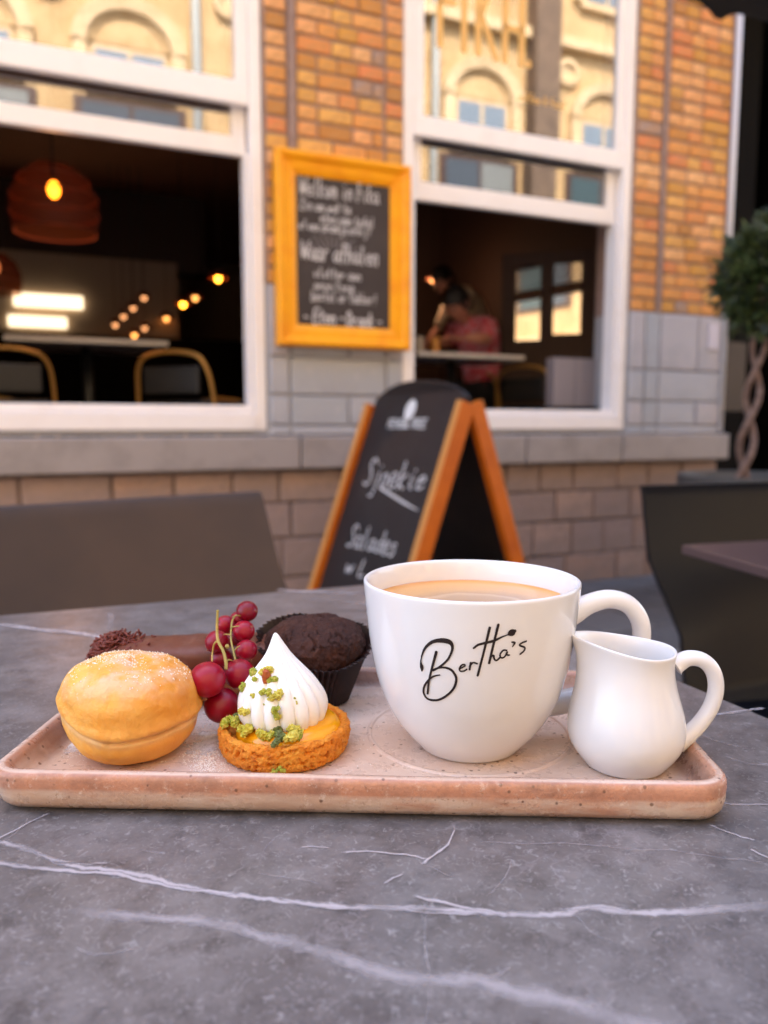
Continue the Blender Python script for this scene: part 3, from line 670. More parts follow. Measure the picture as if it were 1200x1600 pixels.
# ---------------------------------------------------------------- sandwich board
A0 = Vector((.324, 2.954, 0)); al = R(53.7); ix = Vector((-math.cos(al), math.sin(al), 0)); nf = Vector((-math.sin(al), -math.cos(al), 0)); BW = .60; K = .374; HT = .985
sb = thing('sandwich_board', 'black A-frame pavement board with orange wooden sides and chalk writing', 'sandwich board', A0 + ix * BW / 2, 0)
def face(sign, name_text):
    dn = (nf * sign * K + Vector((0, 0, -HT))); Ln = dn.length; dn.normalize(); nn = ix.cross(dn); 
    if nn.dot(nf * sign) < 0: nn = -nn
    base = A0 + Vector((0, 0, HT)) + nf * sign * .02
    def P(u, v, o=0): return base + ix * u + dn * v + nn * o       # u from the right end, v down from the shoulder
    # panel with arched top
    m = MB(); pts = []
    for k in range(25):
        u = .012 + (BW - .024) * k / 24; x = (u - BW / 2) / (BW / 2); pts.append((u, -.105 * math.sqrt(max(0, 1 - x * x)) + .0))
    pts += [(BW - .012, Ln - .10), (.012, Ln - .10)]
    fr = [P(u, v, .004) for u, v in pts]; bk = [P(u, v, -.006) for u, v in pts]; n_ = len(pts)
    m.add(fr + bk, [tuple(range(n_)), tuple(range(2 * n_ - 1, n_ - 1, -1))] + [(i, (i + 1) % n_, n_ + (i + 1) % n_, n_ + i) for i in range(n_)])
    pan = m.build('panel', M['board2'], sb)
    for u0 in (-.022, BW - .014):
        m = MB(); c8 = []
        for v in (0, Ln):
            c8 += [P(u0, v, -.034), P(u0 + .036, v, -.034), P(u0 + .036, v, .032), P(u0, v, .032)]
        m.hexa(c8); rl = m.build('side_rail', M['owood'], sb, bevel=.003)
        m = MB(); c8 = []
        for v in (.001, Ln - .001):
            c8 += [P(u0 + .003, v, .0322), P(u0 + .033, v, .0322), P(u0 + .033, v, .036), P(u0 + .003, v, .036)]
        m.hexa(c8); m.build('rail_edge', M['owood2'], rl)
    m = MB(); c8 = []
    for v in (Ln - .12, Ln - .07): c8 += [P(.015, v, -.012), P(BW - .015, v, -.012), P(BW - .015, v, .012), P(.015, v, .012)]
    m.hexa(c8); m.build('bottom_rail', M['owood'], sb)
    if sign > 0:
        def hit(px, py):
            r = ray(px, py); t = (P(0, 0, .0048) - CAM).dot(nn) / r.dot(nn); return CAM + r * t
        ax = -ix; ay = -dn
        m = MB(); write(m, 'FEVER-TREE', hit(604, 668), ax, ay, .036, .030, .0055, nn, 0, .01, slant=0)
        c = hit(641, 640)                        # little tree emblem
        lp = [c + ax * .034 * math.sin(k * math.pi / 8) * (1.0 if k < 9 else 1) + ay * (.045 * -math.cos(k * math.pi / 8)) for k in range(16)]
        m.add(lp, [tuple(range(16))])
        m.stroke([c - ay * .04, c - ay * .075], .007, nn, .0005); m.stroke([c - ay * .078 - ax * .02, c - ay * .078 + ax * .02], .006, nn, .0005)
        m.build('printed_logo', M['print'], pan)
        m = MB(); write(m, 'Sjoekie', hit(566, 757), ax, ay, .115, .068, .0075, nn, 0, .05)
        m.build('chalk_word', M['chalk'], pan); m = MB(); m.stroke([hit(594, 762), hit(632, 786), hit(652, 797)], [.010, .010, .004], nn, 0)
        m.build('chalk_underline', M['chalk'], pan); m = MB(); write(m, 'Salades', hit(541, 852), ax, ay, .090, .056, .007, nn, 0, .05)
        m.build('chalk_word', M['chalk'], pan); m = MB(); write(m, 'w L', hit(538, 893), ax, ay, .065, .06, .007, nn, 0, .04)
        m.build('chalk_word', M['chalk'], pan)
face(1, 'f'); face(-1, 'b')

# ---------------------------------------------------------------- terrace chairs (one piece shells)
def shell_chair(loc, rz, mtl, label, wt_=.43, wb=.50):
    t = thing('terrace_chair', label, 'chair', loc, rz, 'plastic shell chairs on the terrace')
    Mx = MATS[t.name]
    # backrest: x across, faces -y ; a curved sheet
    def sheet(rows, th, nx=28):
        m = MB(); fr = []; bk = []
        rr4 = []
        for i_ in range(len(rows) - 1):
            for k_ in range(6):
                f4 = k_ / 6; rr4.append(tuple(a4 + (b4 - a4) * (f4 * f4 * (3 - 2 * f4) * .3 + f4 * .7) for a4, b4 in zip(rows[i_], rows[i_ + 1])))
        rr4.append(rows[-1])
        for (y, z_, hw, dish) in rr4:
            a_ = []; b_ = []
            for k in range(nx + 1):
                u = -1 + 2 * k / nx
                yy = y - dish * u * u
                a_.append(Mx @ Vector((u * hw, yy - th / 2, z_))); b_.append(Mx @ Vector((u * hw, yy + th / 2, z_)))
            fr.append(a_); bk.append(b_)
        rings_ = [f_ + list(reversed(b2)) for f_, b2 in zip(fr, bk)]
        m.rings(rings_); return m
    bk = sheet([(.245, .80, wt_ / 2, .012), (.242, .796, wt_ / 2 + .002, .012), (.21, .68, wt_ / 2 + .010, .02), (.175, .56, wb / 2 - .006, .028), (.15, .47, wb / 2, .03), (.13, .44, wb / 2 - .01, .03)], .010)
    bo2 = bk.build('backrest', mtl, t, smooth=True); es_ = bo2.modifiers.new('edges', 'EDGE_SPLIT'); es_.split_angle = R(40)
    m = MB(); rg = []
    pr = [(-.21, .455), (-.225, .445), (-.21, .435), (.0, .425), (.12, .432), (.14, .445), (.12, .452), (.0, .438)]
    for k in range(13):
        u = -1 + 2 * k / 12; sc = (1 - .10 * u ** 6)
        rg.append([Mx @ Vector((u * wb / 2 * .98, y * sc, z_ + .006 * u * u)) for y, z_ in pr])
    m.rings(rg); m.build('seat', mtl, t, smooth=True)
    for sx in (-1, 1):
        for (y0, y1) in ((-.17, -.21), (.11, .20)):
            m = MB(); m.tube([Mx @ Vector((sx * .19, y0, .434)), Mx @ Vector((sx * .225, y1, .02))], [.016, .012], 10); m.build('leg', mtl, t, smooth=True)
    return t
# left chair: top right corner seen at (406,767), top edge runs to the lower left
Lr = Vector((-.200, 1.18, 0)); Ld = Vector((-.285, -.23, 0)).normalized(); wl = .46
ang = math.atan2(-Ld.y, -Ld.x)
c0 = Lr + Ld * wl / 2
nrmL = Vector((math.sin(ang), -math.cos(ang), 0))
shell_chair(c0 + nrmL * .245 + Vector((0, 0, .0)), ang, M['taupe'], 'taupe brown plastic chair across the table behind the pastries', wl, .54)
# right chair
Ra = Vector((.431, 1.30, 0)); angR = R(14); dR = Vector((math.cos(angR), math.sin(angR), 0)); wr = .50
nR = Vector((math.sin(angR), -math.cos(angR), 0))
shell_chair(Ra + dR * wr / 2 + nR * .245, angR, M['blackp'], 'black plastic chair right of the cup, tucked at the brown table', wr, .46)
# second table at the right
ta = onz(1065, 851, TZ); tb = onz(1262, 905, TZ); e1 = (tb - ta).normalized(); e2 = Vector((-e1.y, e1.x, 0))
tt = thing('brown_table', 'brown terrace table reaching in from the right edge', 'table', Vector((ta.x, ta.y, 0)) + e1 * .35 + e2 * .12, 0)
m = MB(); c4 = [ta, ta + e1 * .7, ta + e1 * .7 + e2 * .24, ta + e2 * .24]
c4 = [ta, ta + e1 * .70, ta + e1 * .70 + e2 * .7, ta + e2 * .7]
c4[3] = ta + Vector((.62, .19, 0)); c4[2] = c4[1] + Vector((.62, .19, 0))
m.hexa([p + Vector((0, 0, -.012)) for p in c4] + c4); m.build('table_top', M['maroon'], tt, bevel=.002)
cc = sum(c4, Vector()) / 4
m = MB(); m.tube([Vector((cc.x, cc.y, .02)), Vector((cc.x, cc.y, TZ - .012))], .03, 12); m.build('leg', M['blackm'], tt, smooth=True)
m = MB(); m.lathe([(.01, 0), (.22, 0), (.22, .015), (.03, .03)], (cc.x, cc.y, 0), 24, cap=True); m.build('foot', M['blackm'], tt)

# ---------------------------------------------------------------- bay tree in a planter
tc_ = Vector((1.90, 3.86, 0))
bt = thing('bay_tree', 'clipped round bay tree with a twisted trunk in front of the dark passage', 'tree', (tc_.x, tc_.y, .60))
m = MB()
for ph in (0, math.pi):
    pts = []
    for k in range(26):
        z_ = .60 + (1.42 - .60) * k / 25; a = ph + k * .42; rr_ = .034 * (1 - .2 * k / 25)
        pts.append((tc_.x - .10 + .06 * k / 25 + rr_ * math.cos(a), tc_.y + rr_ * math.sin(a), z_))
    m.tube(pts, [.018 - .006 * k / 25 for k in range(26)], 10)
m.build('trunk', M['trunk'], bt, smooth=True)
m = MB(); rt = random.Random(11)
cz = Vector((tc_.x + .05, tc_.y, 1.63)); CR = .275
for k in range(14):
    a = rt.uniform(0, 6.28); e = rt.uniform(.1, 1.4); m.tube([cz + Vector((-.05, 0, -.26)), cz + Vector((math.cos(a) * .1, math.sin(a) * .1, -.08)), cz + Vector((math.cos(a) * math.cos(e), math.sin(a) * math.cos(e), math.sin(e))) * CR * .85], [.012, .008, .003], 6)
m.build('branch', M['trunk'], bt, smooth=True, props={'kind': 'stuff'})
m = MB()
for k in range(3900):
    d = Vector((rt.gauss(0, 1), rt.gauss(0, 1), rt.gauss(0, 1))).normalized()
    rr_ = CR * (rt.uniform(.35, 1) ** .4) * (1 + .22 * noise.noise(d * 2.2) + .14 * noise.noise(d * 6)); p = cz + d * rr_
    ax = (d + Vector((rt.gauss(0, .6), rt.gauss(0, .6), rt.gauss(0, .6) + .2))).normalized(); sd_ = ax.cross(Vector((rt.gauss(0, 1), rt.gauss(0, 1), rt.gauss(0, 1)))).normalized()
    l = rt.uniform(.05, .09); w_ = l * .19; up_ = ax.cross(sd_) * l * .08
    m.add([p, p + ax * l * .4 + sd_ * w_ + up_, p + ax * l, p + ax * l * .4 - sd_ * w_ + up_], [(0, 1, 2), (0, 2, 3)])
m.build('crown', M['leaf'], bt, props={'kind': 'stuff'})
m = MB(); m.lathe([(.18, 0), (.30, .02), (.35, .60), (.355, .655), (.325, .655), (.315, .60), (.01, .60)], (tc_.x - .05, tc_.y, 0), 40, cap=True)
pl = m.build('planter', M['pot'], smooth=False, bevel=.003); tag(pl, 'large round grey planter holding the bay tree behind the black chair', 'planter')

# ---------------------------------------------------------------- parasol
PC = Vector((.987, 2.417, 0)); PZ = 2.13; S_ = 2.88
q0 = PC - U * .36
c4 = [q0 + U * S_, q0, q0 - IN * S_, q0 + U * S_ - IN * S_]; pc = sum(c4, Vector()) / 4
ps = thing('parasol', 'dark square parasol whose scalloped edge hangs into the top right corner', 'parasol', (pc.x, pc.y, 0))
for i in range(4):
    a, c = c4[i], c4[(i + 1) % 4]
    m = MB(); top = Vector((pc.x, pc.y, PZ + .75)); n_ = 50
    e0 = [a.lerp(c, k / n_) + Vector((0, 0, PZ + .03)) for k in range(n_ + 1)]
    m.add(e0 + [top], [(k, k + 1, n_ + 1) for k in range(n_)])
    m.build('canopy_panel', M['parasol'], ps)
    L_ = S_; m = MB(); lo = []
    for k in range(n_ * 2 + 1):
        t_ = k / (n_ * 2); d_ = ((t_ * L_ - (.0 if i != 0 else .0)) / .36) % 1       # scallop tips every .36 m
        lo.append(a.lerp(c, t_) + Vector((0, 0, PZ - .035 * abs(math.cos(math.pi * d_)) ** 16 - .006)))
    hi = [Vector((p.x, p.y, PZ + .032)) for p in lo]
    m.add(lo + hi, [(k, k + 1, len(lo) + k + 1, len(lo) + k) for k in range(len(lo) - 1)])
    o = m.build('valance', M['parasol'], ps); so = o.modifiers.new('cloth', 'SOLIDIFY'); so.thickness = .004
    m = MB(); m.tube([a + Vector((0, 0, PZ + .01)), top], .010, 6); m.build('rib', M['blackm'], ps)
m = MB(); m.tube([Vector((pc.x, pc.y, .05)), Vector((pc.x, pc.y, PZ + .74))], .024, 12); m.build('pole', M['blackm'], ps, smooth=True)
m = MB(); m.box((pc.x - .3, pc.y - .3, 0.0), (pc.x + .3, pc.y + .3, .06)); m.build('base', M['pot'], ps, bevel=.01)

# ---------------------------------------------------------------- opposite building (seen mirrored in the panes)
ob = thing('sandstone_house', 'sunlit yellow sandstone house across the street, mirrored in the window panes', 'building', W(3, 0, -12), WA)
m = MB(); OW = -12.0
def obx(m, s0, s1, z0, z1, p0, p1): m.wbox(s0, s1, z0, z1, OW - p1, OW + 0 - p0) if False else m.wbox(s0, s1, z0, z1, OW + p0, OW + p1)
# p measured towards the street (positive w)
obx(m, -22, 26, 0, 15, -8, 0); obw = m.build('wall', M['facade'], ob)
cent = [-14.6, -11.2, -7.4, -3.85, -1.25, 2.45, 6.2, 9.55, 13.2, 16.6, 20.2]
for i, c in enumerate(cent):
    for (zb1, zt1) in ((7.08, 8.05 if c > 3 else 7.75), (10.6, 12.3)):
        m = MB(); obx(m, c - .68, c + .68, zb1, zt1, .001, .03); f = m.build('window', M['facade2'], ob)
        for dx in (-.60, .04):
            q = MB(); obx(q, c + dx, c + dx + .56, zb1 + .08, zt1 - .08, .032, .04); q.build('pane', M['fblue'], f)
        q = MB(); obx(q, c - .8, c + .8, zb1 - .14, zb1, .0, .14); q.build('sill', M['facade2'], f)
        m = MB(); pts = []
        for R_, dp in ((.98, .0), (.98, .16), (.72, .16), (.72, .0)): pass
        rg = []
        for k in range(17):
            a = math.pi * k / 16
            rg.append([W(c + math.cos(a) * r_, zt1 + math.sin(a) * r_ * .85, OW + p) for r_, p in ((1.0, .002), (1.0, .18), (.74, .14), (.74, .002))])
        m.rings(rg); m.build('arch', M['facade2'], ob)
        m = MB(); m.rings([[W(c + math.cos(math.pi * k / 16) * r_, zt1 + .02 + math.sin(math.pi * k / 16) * r_ * .85, OW + p) for r_, p in ((.70, .002), (.70, .07), (.63, .07), (.63, .002))] for k in range(17)]); m.build('inner_arch', M['facade'], ob)
        for sx in (-1, 1):
            m = MB(); obx(m, c + sx * .86 - .12, c + sx * .86 + .12, zb1, zt1, .002, .13); m.build('window_column', M['facade2'], ob)
        m = MB(); fan = [W(c + math.cos(math.pi * k / 16) * .735, zt1 + .03 + math.sin(math.pi * k / 16) * .6, OW + .02) for k in range(17)]
        m.add(fan, [tuple(range(17))]); m.build('tympanum', M['facade'], ob)
    m = MB(); obx(m, c - 1.0, c + 1.0, 4.2, 6.85, .002, .05); f = m.build('window', M['shop'], ob)
    q = MB(); obx(q, c - .86, c - .04, 4.3, 6.75, .052, .07); q.build('pane', M['fteal'] if i % 2 else M['fdark'], f)
    q = MB(); obx(q, c + .04, c + .86, 4.3, 6.75, .052, .07); q.build('pane', M['fdark'] if i % 3 else M['fpale'], f)
    m = MB(); obx(m, c - 1.1, c + 1.1, 0.2, 2.7, .002, .06); m.build('shop_opening', M['shop'], ob)
for c in (-.05, 5.0, 11.4, -9.3):
    m = MB(); m.tube([W(c, 0, OW + .12), W(c, 14.5, OW + .12)], .09, 10); m.build('drain_pipe', M['zinc'], ob, smooth=True)
m = MB(); obx(m, 7.35, 8.0, 0, 14, .0, .42); m.build('dark_pilaster', M['shop2'], ob)
for c, z_ in ((7.68, 9.9), (4.4, 9.2), (8.45, 9.0), (-2.6, 8.7), (.6, 8.9), (3.9, 9.15), (-3.2, 8.9)):
    m = MB(); m.lathe([(.30, 0), (.30, .10), (.20, .12), (.18, .04), (.0001, .04)], (0, 0, 0), 20); Tm = Matrix.Translation(W(c, z_, OW + .0)) @ Matrix.Rotation(WA, 4, 'Z') @ Matrix.Rotation(R(-90), 4, 'X'); m.v = [Tm @ v for v in m.v]; m.build('medallion', M['facade2'], ob)
for z_ in (3.2, 9.5, 13.8):
    m = MB(); obx(m, -22, 7.34, z_, z_ + .22, .0, .22); obx(m, 8.01, 26, z_, z_ + .22, .0, .22); m.build('string_course', M['facade2'], ob)
#@@FOOD
# ================================================================== OUR TABLE
TCn = Vector((.05, .762, 0)); tU = Vector((math.cos(R(22.5)), math.sin(R(22.5)), 0)); tN = Vector((tU.y, -tU.x, 0))
c4 = [TCn, TCn - tU * .85, TCn - tU * .85 + tN * .85, TCn + tN * .85]
tbl = thing('marble_table', 'dark grey marble-look terrace table with white veins, under the tray', 'table', (sum(c4, Vector()) / 4))
def tablemat():
    m, t, b = newmat('grey_veined_laminate'); N, L = t.nodes, t.links
    tc = N.new('ShaderNodeTexCoord')
    def nz(sc, det, rg=.6, dist=0):
        n = N.new('ShaderNodeTexNoise'); n.inputs['Scale'].default_value = sc; n.inputs['Detail'].default_value = det; n.inputs['Roughness'].default_value = rg
        n.inputs['Distortion'].default_value = dist; L.new(tc.outputs['Object'], n.inputs['Vector']); return n
    def mix(a, bcol, fac):
        x = N.new('ShaderNodeMix'); x.data_type = 'RGBA'; L.new(fac, x.inputs[0]); L.new(a, x.inputs[6]); x.inputs[7].default_value = (*bcol, 1); return x.outputs[2]
    def rng(n, lo, hi, o=1.0):
        r = N.new('ShaderNodeMapRange'); r.inputs[1].default_value = lo; r.inputs[2].default_value = hi; r.inputs[4].default_value = o; L.new(n.outputs[0], r.inputs[0]); return r.outputs[0]
    base = N.new('ShaderNodeRGB'); base.outputs[0].default_value = (.124, .112, .112, 1)
    c = mix(base.outputs[0], (.188, .172, .172), rng(nz(30, 8, .7), .42, .62))
    c = mix(c, (.074, .066, .067), rng(nz(75, 8, .7), .48, .66, .9))
    c = mix(c, (.33, .315, .32), rng(nz(300, 6, .75, 1.2), .54, .68, .8))
    # fine hair scratches / threads
    v = N.new('ShaderNodeTexVoronoi'); v.feature = 'DISTANCE_TO_EDGE'; v.inputs['Scale'].default_value = 26
    w = N.new('ShaderNodeMix'); w.data_type = 'VECTOR'; w.inputs[0].default_value = .12
    L.new(tc.outputs['Object'], w.inputs[4]); L.new(nz(14, 5).outputs['Color'], w.inputs[5]); L.new(w.outputs[1], v.inputs['Vector'])
    r = N.new('ShaderNodeMapRange'); r.inputs[1].default_value = .0; r.inputs[2].default_value = .022; r.inputs[3].default_value = 1; r.inputs[4].default_value = 0; L.new(v.outputs['Distance'], r.inputs[0])
    mu = N.new('ShaderNodeMath'); mu.operation = 'MULTIPLY'; L.new(r.outputs[0], mu.inputs[0]); L.new(rng(nz(11, 4), .52, .72, .5), mu.inputs[1])
    c = mix(c, (.34, .31, .33), mu.outputs[0])
    L.new(c, b.inputs['Base Color'])
    rr = N.new('ShaderNodeMapRange'); rr.inputs[3].default_value = .26; rr.inputs[4].default_value = .42; L.new(nz(40, 4).outputs[0], rr.inputs[0]); L.new(rr.outputs[0], b.inputs['Roughness'])
    bp = N.new('ShaderNodeBump'); bp.inputs['Strength'].default_value = .25; bp.inputs['Distance'].default_value = .0004; L.new(nz(500, 3).outputs[0], bp.inputs['Height']); L.new(bp.outputs[0], b.inputs['Normal'])
    return m
m = MB(); m.hexa([p + Vector((0, 0, TZ - .012)) for p in c4] + [p + Vector((0, 0, TZ)) for p in c4]); m.build('table_top', tablemat(), tbl, bevel=.0015)
cc = sum(c4, Vector()) / 4
m = MB(); m.tube([Vector((cc.x, cc.y, .03)), Vector((cc.x, cc.y, TZ - .012))], .035, 14); m.build('leg', M['blackm'], tbl, smooth=True)
m = MB(); m.lathe([(.01, 0), (.25, 0), (.25, .015), (.035, .035)], (cc.x, cc.y, 0), 28, cap=True); m.build('foot', M['blackm'], tbl)
def veinmat(name, strength, soft, seed):
    m = bpy.data.materials.new(name); m.use_nodes = True; t = m.node_tree; N, L = t.nodes, t.links; b = N['Principled BSDF']; o = N['Material Output']
    b.inputs['Base Color'].default_value = (.50, .46, .48, 1); b.inputs['Roughness'].default_value = .38
    uv = N.new('ShaderNodeUVMap'); sx = N.new('ShaderNodeSeparateXYZ'); L.new(uv.outputs[0], sx.inputs[0])
    tc = N.new('ShaderNodeTexCoord'); n = N.new('ShaderNodeTexNoise'); n.inputs['Scale'].default_value = 240; n.inputs['Detail'].default_value = 5; L.new(tc.outputs['Object'], n.inputs[0])
    n2 = N.new('ShaderNodeTexNoise'); n2.inputs['Scale'].default_value = 45; n2.inputs['Detail'].default_value = 3; L.new(tc.outputs['Object'], n2.inputs[0])
    # v + noise wobble -> falloff
    a = N.new('ShaderNodeMath'); a.operation = 'MULTIPLY_ADD'; a.inputs[1].default_value = .9; a.inputs[2].default_value = -.45; L.new(n.outputs[0], a.inputs[0])
    s = N.new('ShaderNodeMath'); s.operation = 'ADD'; L.new(sx.outputs[1], s.inputs[0]); L.new(a.outputs[0], s.inputs[1])
    ab = N.new('ShaderNodeMath'); ab.operation = 'ABSOLUTE'; L.new(s.outputs[0], ab.inputs[0])
    r = N.new('ShaderNodeMapRange'); r.interpolation_type = 'SMOOTHSTEP'; r.inputs[1].default_value = soft[0]; r.inputs[2].default_value = soft[1]; r.inputs[3].default_value = strength; r.inputs[4].default_value = 0; L.new(ab.outputs[0], r.inputs[0])
    r2 = N.new('ShaderNodeMapRange'); r2.inputs[1].default_value = .30; r2.inputs[2].default_value = .55; r2.inputs[3].default_value = .45; L.new(n2.outputs[0], r2.inputs[0])
    e = N.new('ShaderNodeMapRange'); e.inputs[1].default_value = 0; e.inputs[2].default_value = .08; L.new(sx.outputs[0], e.inputs[0])
    mu = N.new('ShaderNodeMath'); mu.operation = 'MULTIPLY'; L.new(r.outputs[0], mu.inputs[0]); L.new(r2.outputs[0], mu.inputs[1])
    mu2 = N.new('ShaderNodeMath'); mu2.operation = 'MULTIPLY'; L.new(mu.outputs[0], mu2.inputs[0]); L.new(e.outputs[0], mu2.inputs[1])
    tr = N.new('ShaderNodeBsdfTransparent'); mx = N.new('ShaderNodeMixShader'); L.new(mu2.outputs[0], mx.inputs[0]); L.new(tr.outputs[0], mx.inputs[1]); L.new(b.outputs[0], mx.inputs[2]); L.new(mx.outputs[0], o.inputs[0])
    return m
def vein(pts, wpx, mtl, k=0):
    P = smoothpts([Vector((x, y, 0)) for x, y in pts], 8); rv = random.Random(len(pts) * 7 + k)
    W3 = []
    for i, p in enumerate(P):
        jx = 3.2 * noise.noise(Vector((p.x * .02, p.y * .05, k))) + 1.5 * noise.noise(Vector((p.x * .09, p.y * .1, k + 5)))
        W3.append(onz(p.x, p.y + jx * (1 if p.y > 1200 else .4), TZ + .0003 + .00005 * (k % 5)))
    vs = []; uvs = []; n_ = len(W3)
    for i, p in enumerate(W3):
        d = (W3[min(i + 1, n_ - 1)] - W3[max(i - 1, 0)]).normalized(); sd_ = Vector((-d.y, d.x, 0))
        wv = (wpx[0] + (wpx[1] - wpx[0]) * i / (n_ - 1)) * (1 + .5 * noise.noise(Vector((i * .23, k, 3))))
        # px width -> metres across the vein (foreshortened table)
        q = p - CAM; dd = q.length; sc = wv / F * dd / max(.22, abs(q.z) / dd) * (abs(d.x) + .45 * abs(d.y))
        vs += [p + sd_ * sc, p - sd_ * sc]; e = min(i, n_ - 1 - i) / max(1, n_ - 1); uvs += [(e, 1), (e, -1)]
    inv = MATS[tbl.name].inverted(); me = bpy.data.meshes.new('vein')
    me.from_pydata([tuple(inv @ v) for v in vs], [], [(2 * i, 2 * i + 1, 2 * i + 3, 2 * i + 2) for i in range(n_ - 1)]); me.update()
    ul = me.uv_layers.new(name='UVMap')
    for lp in me.loops: ul.data[lp.index].uv = uvs[lp.vertex_index]
    me.materials.append(mtl); o = bpy.data.objects.new('vein', me); COL.objects.link(o); o.parent = tbl
VS = veinmat('white_vein', .85, (.08, .62), 0); VT = veinmat('soft_vein', .6, (.0, 1.0), 1); VF = veinmat('faint_vein', .26, (.0, .7), 2)
VL = [([(-30, 1308), (0, 1316), (40, 1326), (100, 1348), (165, 1358), (240, 1372), (300, 1388), (400, 1403), (500, 1412), (570, 1419), (640, 1418), (720, 1423), (800, 1428), (870, 1428), (920, 1420), (1000, 1425), (1100, 1422), (1230, 1412)], (4.2, 9.0), VS),
      ([(-30, 1340), (60, 1358), (150, 1362), (220, 1375), (300, 1390), (380, 1398)], (4.5, 4), VS), ([(430, 1402), (520, 1418), (600, 1415), (650, 1424), (760, 1430)], (2.5, 3), VS),
      ([(645, 1400), (690, 1410), (740, 1420), (800, 1431)], (4, 3.5), VS), ([(890, 1422), (935, 1415), (985, 1426)], (3, 3), VS), ([(80, 1345), (130, 1350), (170, 1347)], (2.5, 1.5), VS),
      ([(100, 1420), (200, 1432), (320, 1440), (400, 1460), (480, 1480), (540, 1500), (600, 1520), (650, 1530), (740, 1532), (800, 1550), (880, 1565), (960, 1590), (1040, 1612), (1100, 1640)], (7, 16), VT),
      ([(700, 1540), (760, 1528), (800, 1512)], (5, 4), VF),
      ([(-10, 1314), (30, 1292), (78, 1270)], (2.2, 2), VS), ([(10, 1312), (38, 1290), (42, 1276)], (1.5, 1.5), VF),
      ([(470, 1324), (515, 1325)], (1.8, 1.5), VS), ([(532, 1331), (590, 1330), (640, 1336), (666, 1341)], (2.5, 2), VS), ([(658, 1352), (680, 1333), (700, 1318), (711, 1294)], (3, 2.4), VS),
      ([(600, 1380), (615, 1372), (630, 1367)], (2.5, 2), VS), ([(730, 1315), (900, 1318), (980, 1325), (1060, 1330), (1210, 1352)], (1.6, 1.4), VF), ([(400, 1366), (450, 1372), (500, 1380)], (1.6, 1.4), VF),
      ([(1108, 1288), (1140, 1300), (1180, 1312)], (1.8, 1.5), VS), ([(1130, 1255), (1160, 1257), (1230, 1256)], (2.4, 2), VS), ([(1105, 1119), (1150, 1112), (1194, 1106)], (2.2, 2.2), VS),
      ([(1172, 1328), (1215, 1345)], (2, 2), VS), ([(1130, 1180), (1170, 1192), (1215, 1196)], (1.3, 1.3), VF), ([(1085, 1140), (1120, 1158), (1170, 1170)], (1.2, 1.2), VF),
      ([(-30, 972), (0, 976), (60, 983), (130, 990), (172, 998), (240, 1002)], (3.4, 3), VS), ([(430, 921), (500, 925), (640, 931)], (2.2, 2), VS), ([(470, 934), (520, 938), (640, 950)], (2.0, 2), VF), ([(170, 955), (174, 970), (168, 985)], (3, 3), VF),
      ([(668, 1395), (664, 1470), (672, 1540), (664, 1610)], (4, 6), VF), ([(120, 1480), (150, 1490), (210, 1484)], (3, 3), VF), ([(900, 1430), (930, 1460), (960, 1472)], (2, 2), VF), ([(220, 1328), (260, 1334)], (1.6, 1.5), VF),
      ([(760, 1400), (790, 1370), (800, 1340)], (1.5, 1.3), VF), ([(405, 1365), (412, 1330), (430, 1310)], (1.3, 1.3), VF), ([(655, 1345), (690, 1362), (712, 1368)], (1.3, 1.3), VF)]
for k, (p, w_, mt) in enumerate(VL): vein(p, w_, mt, k)

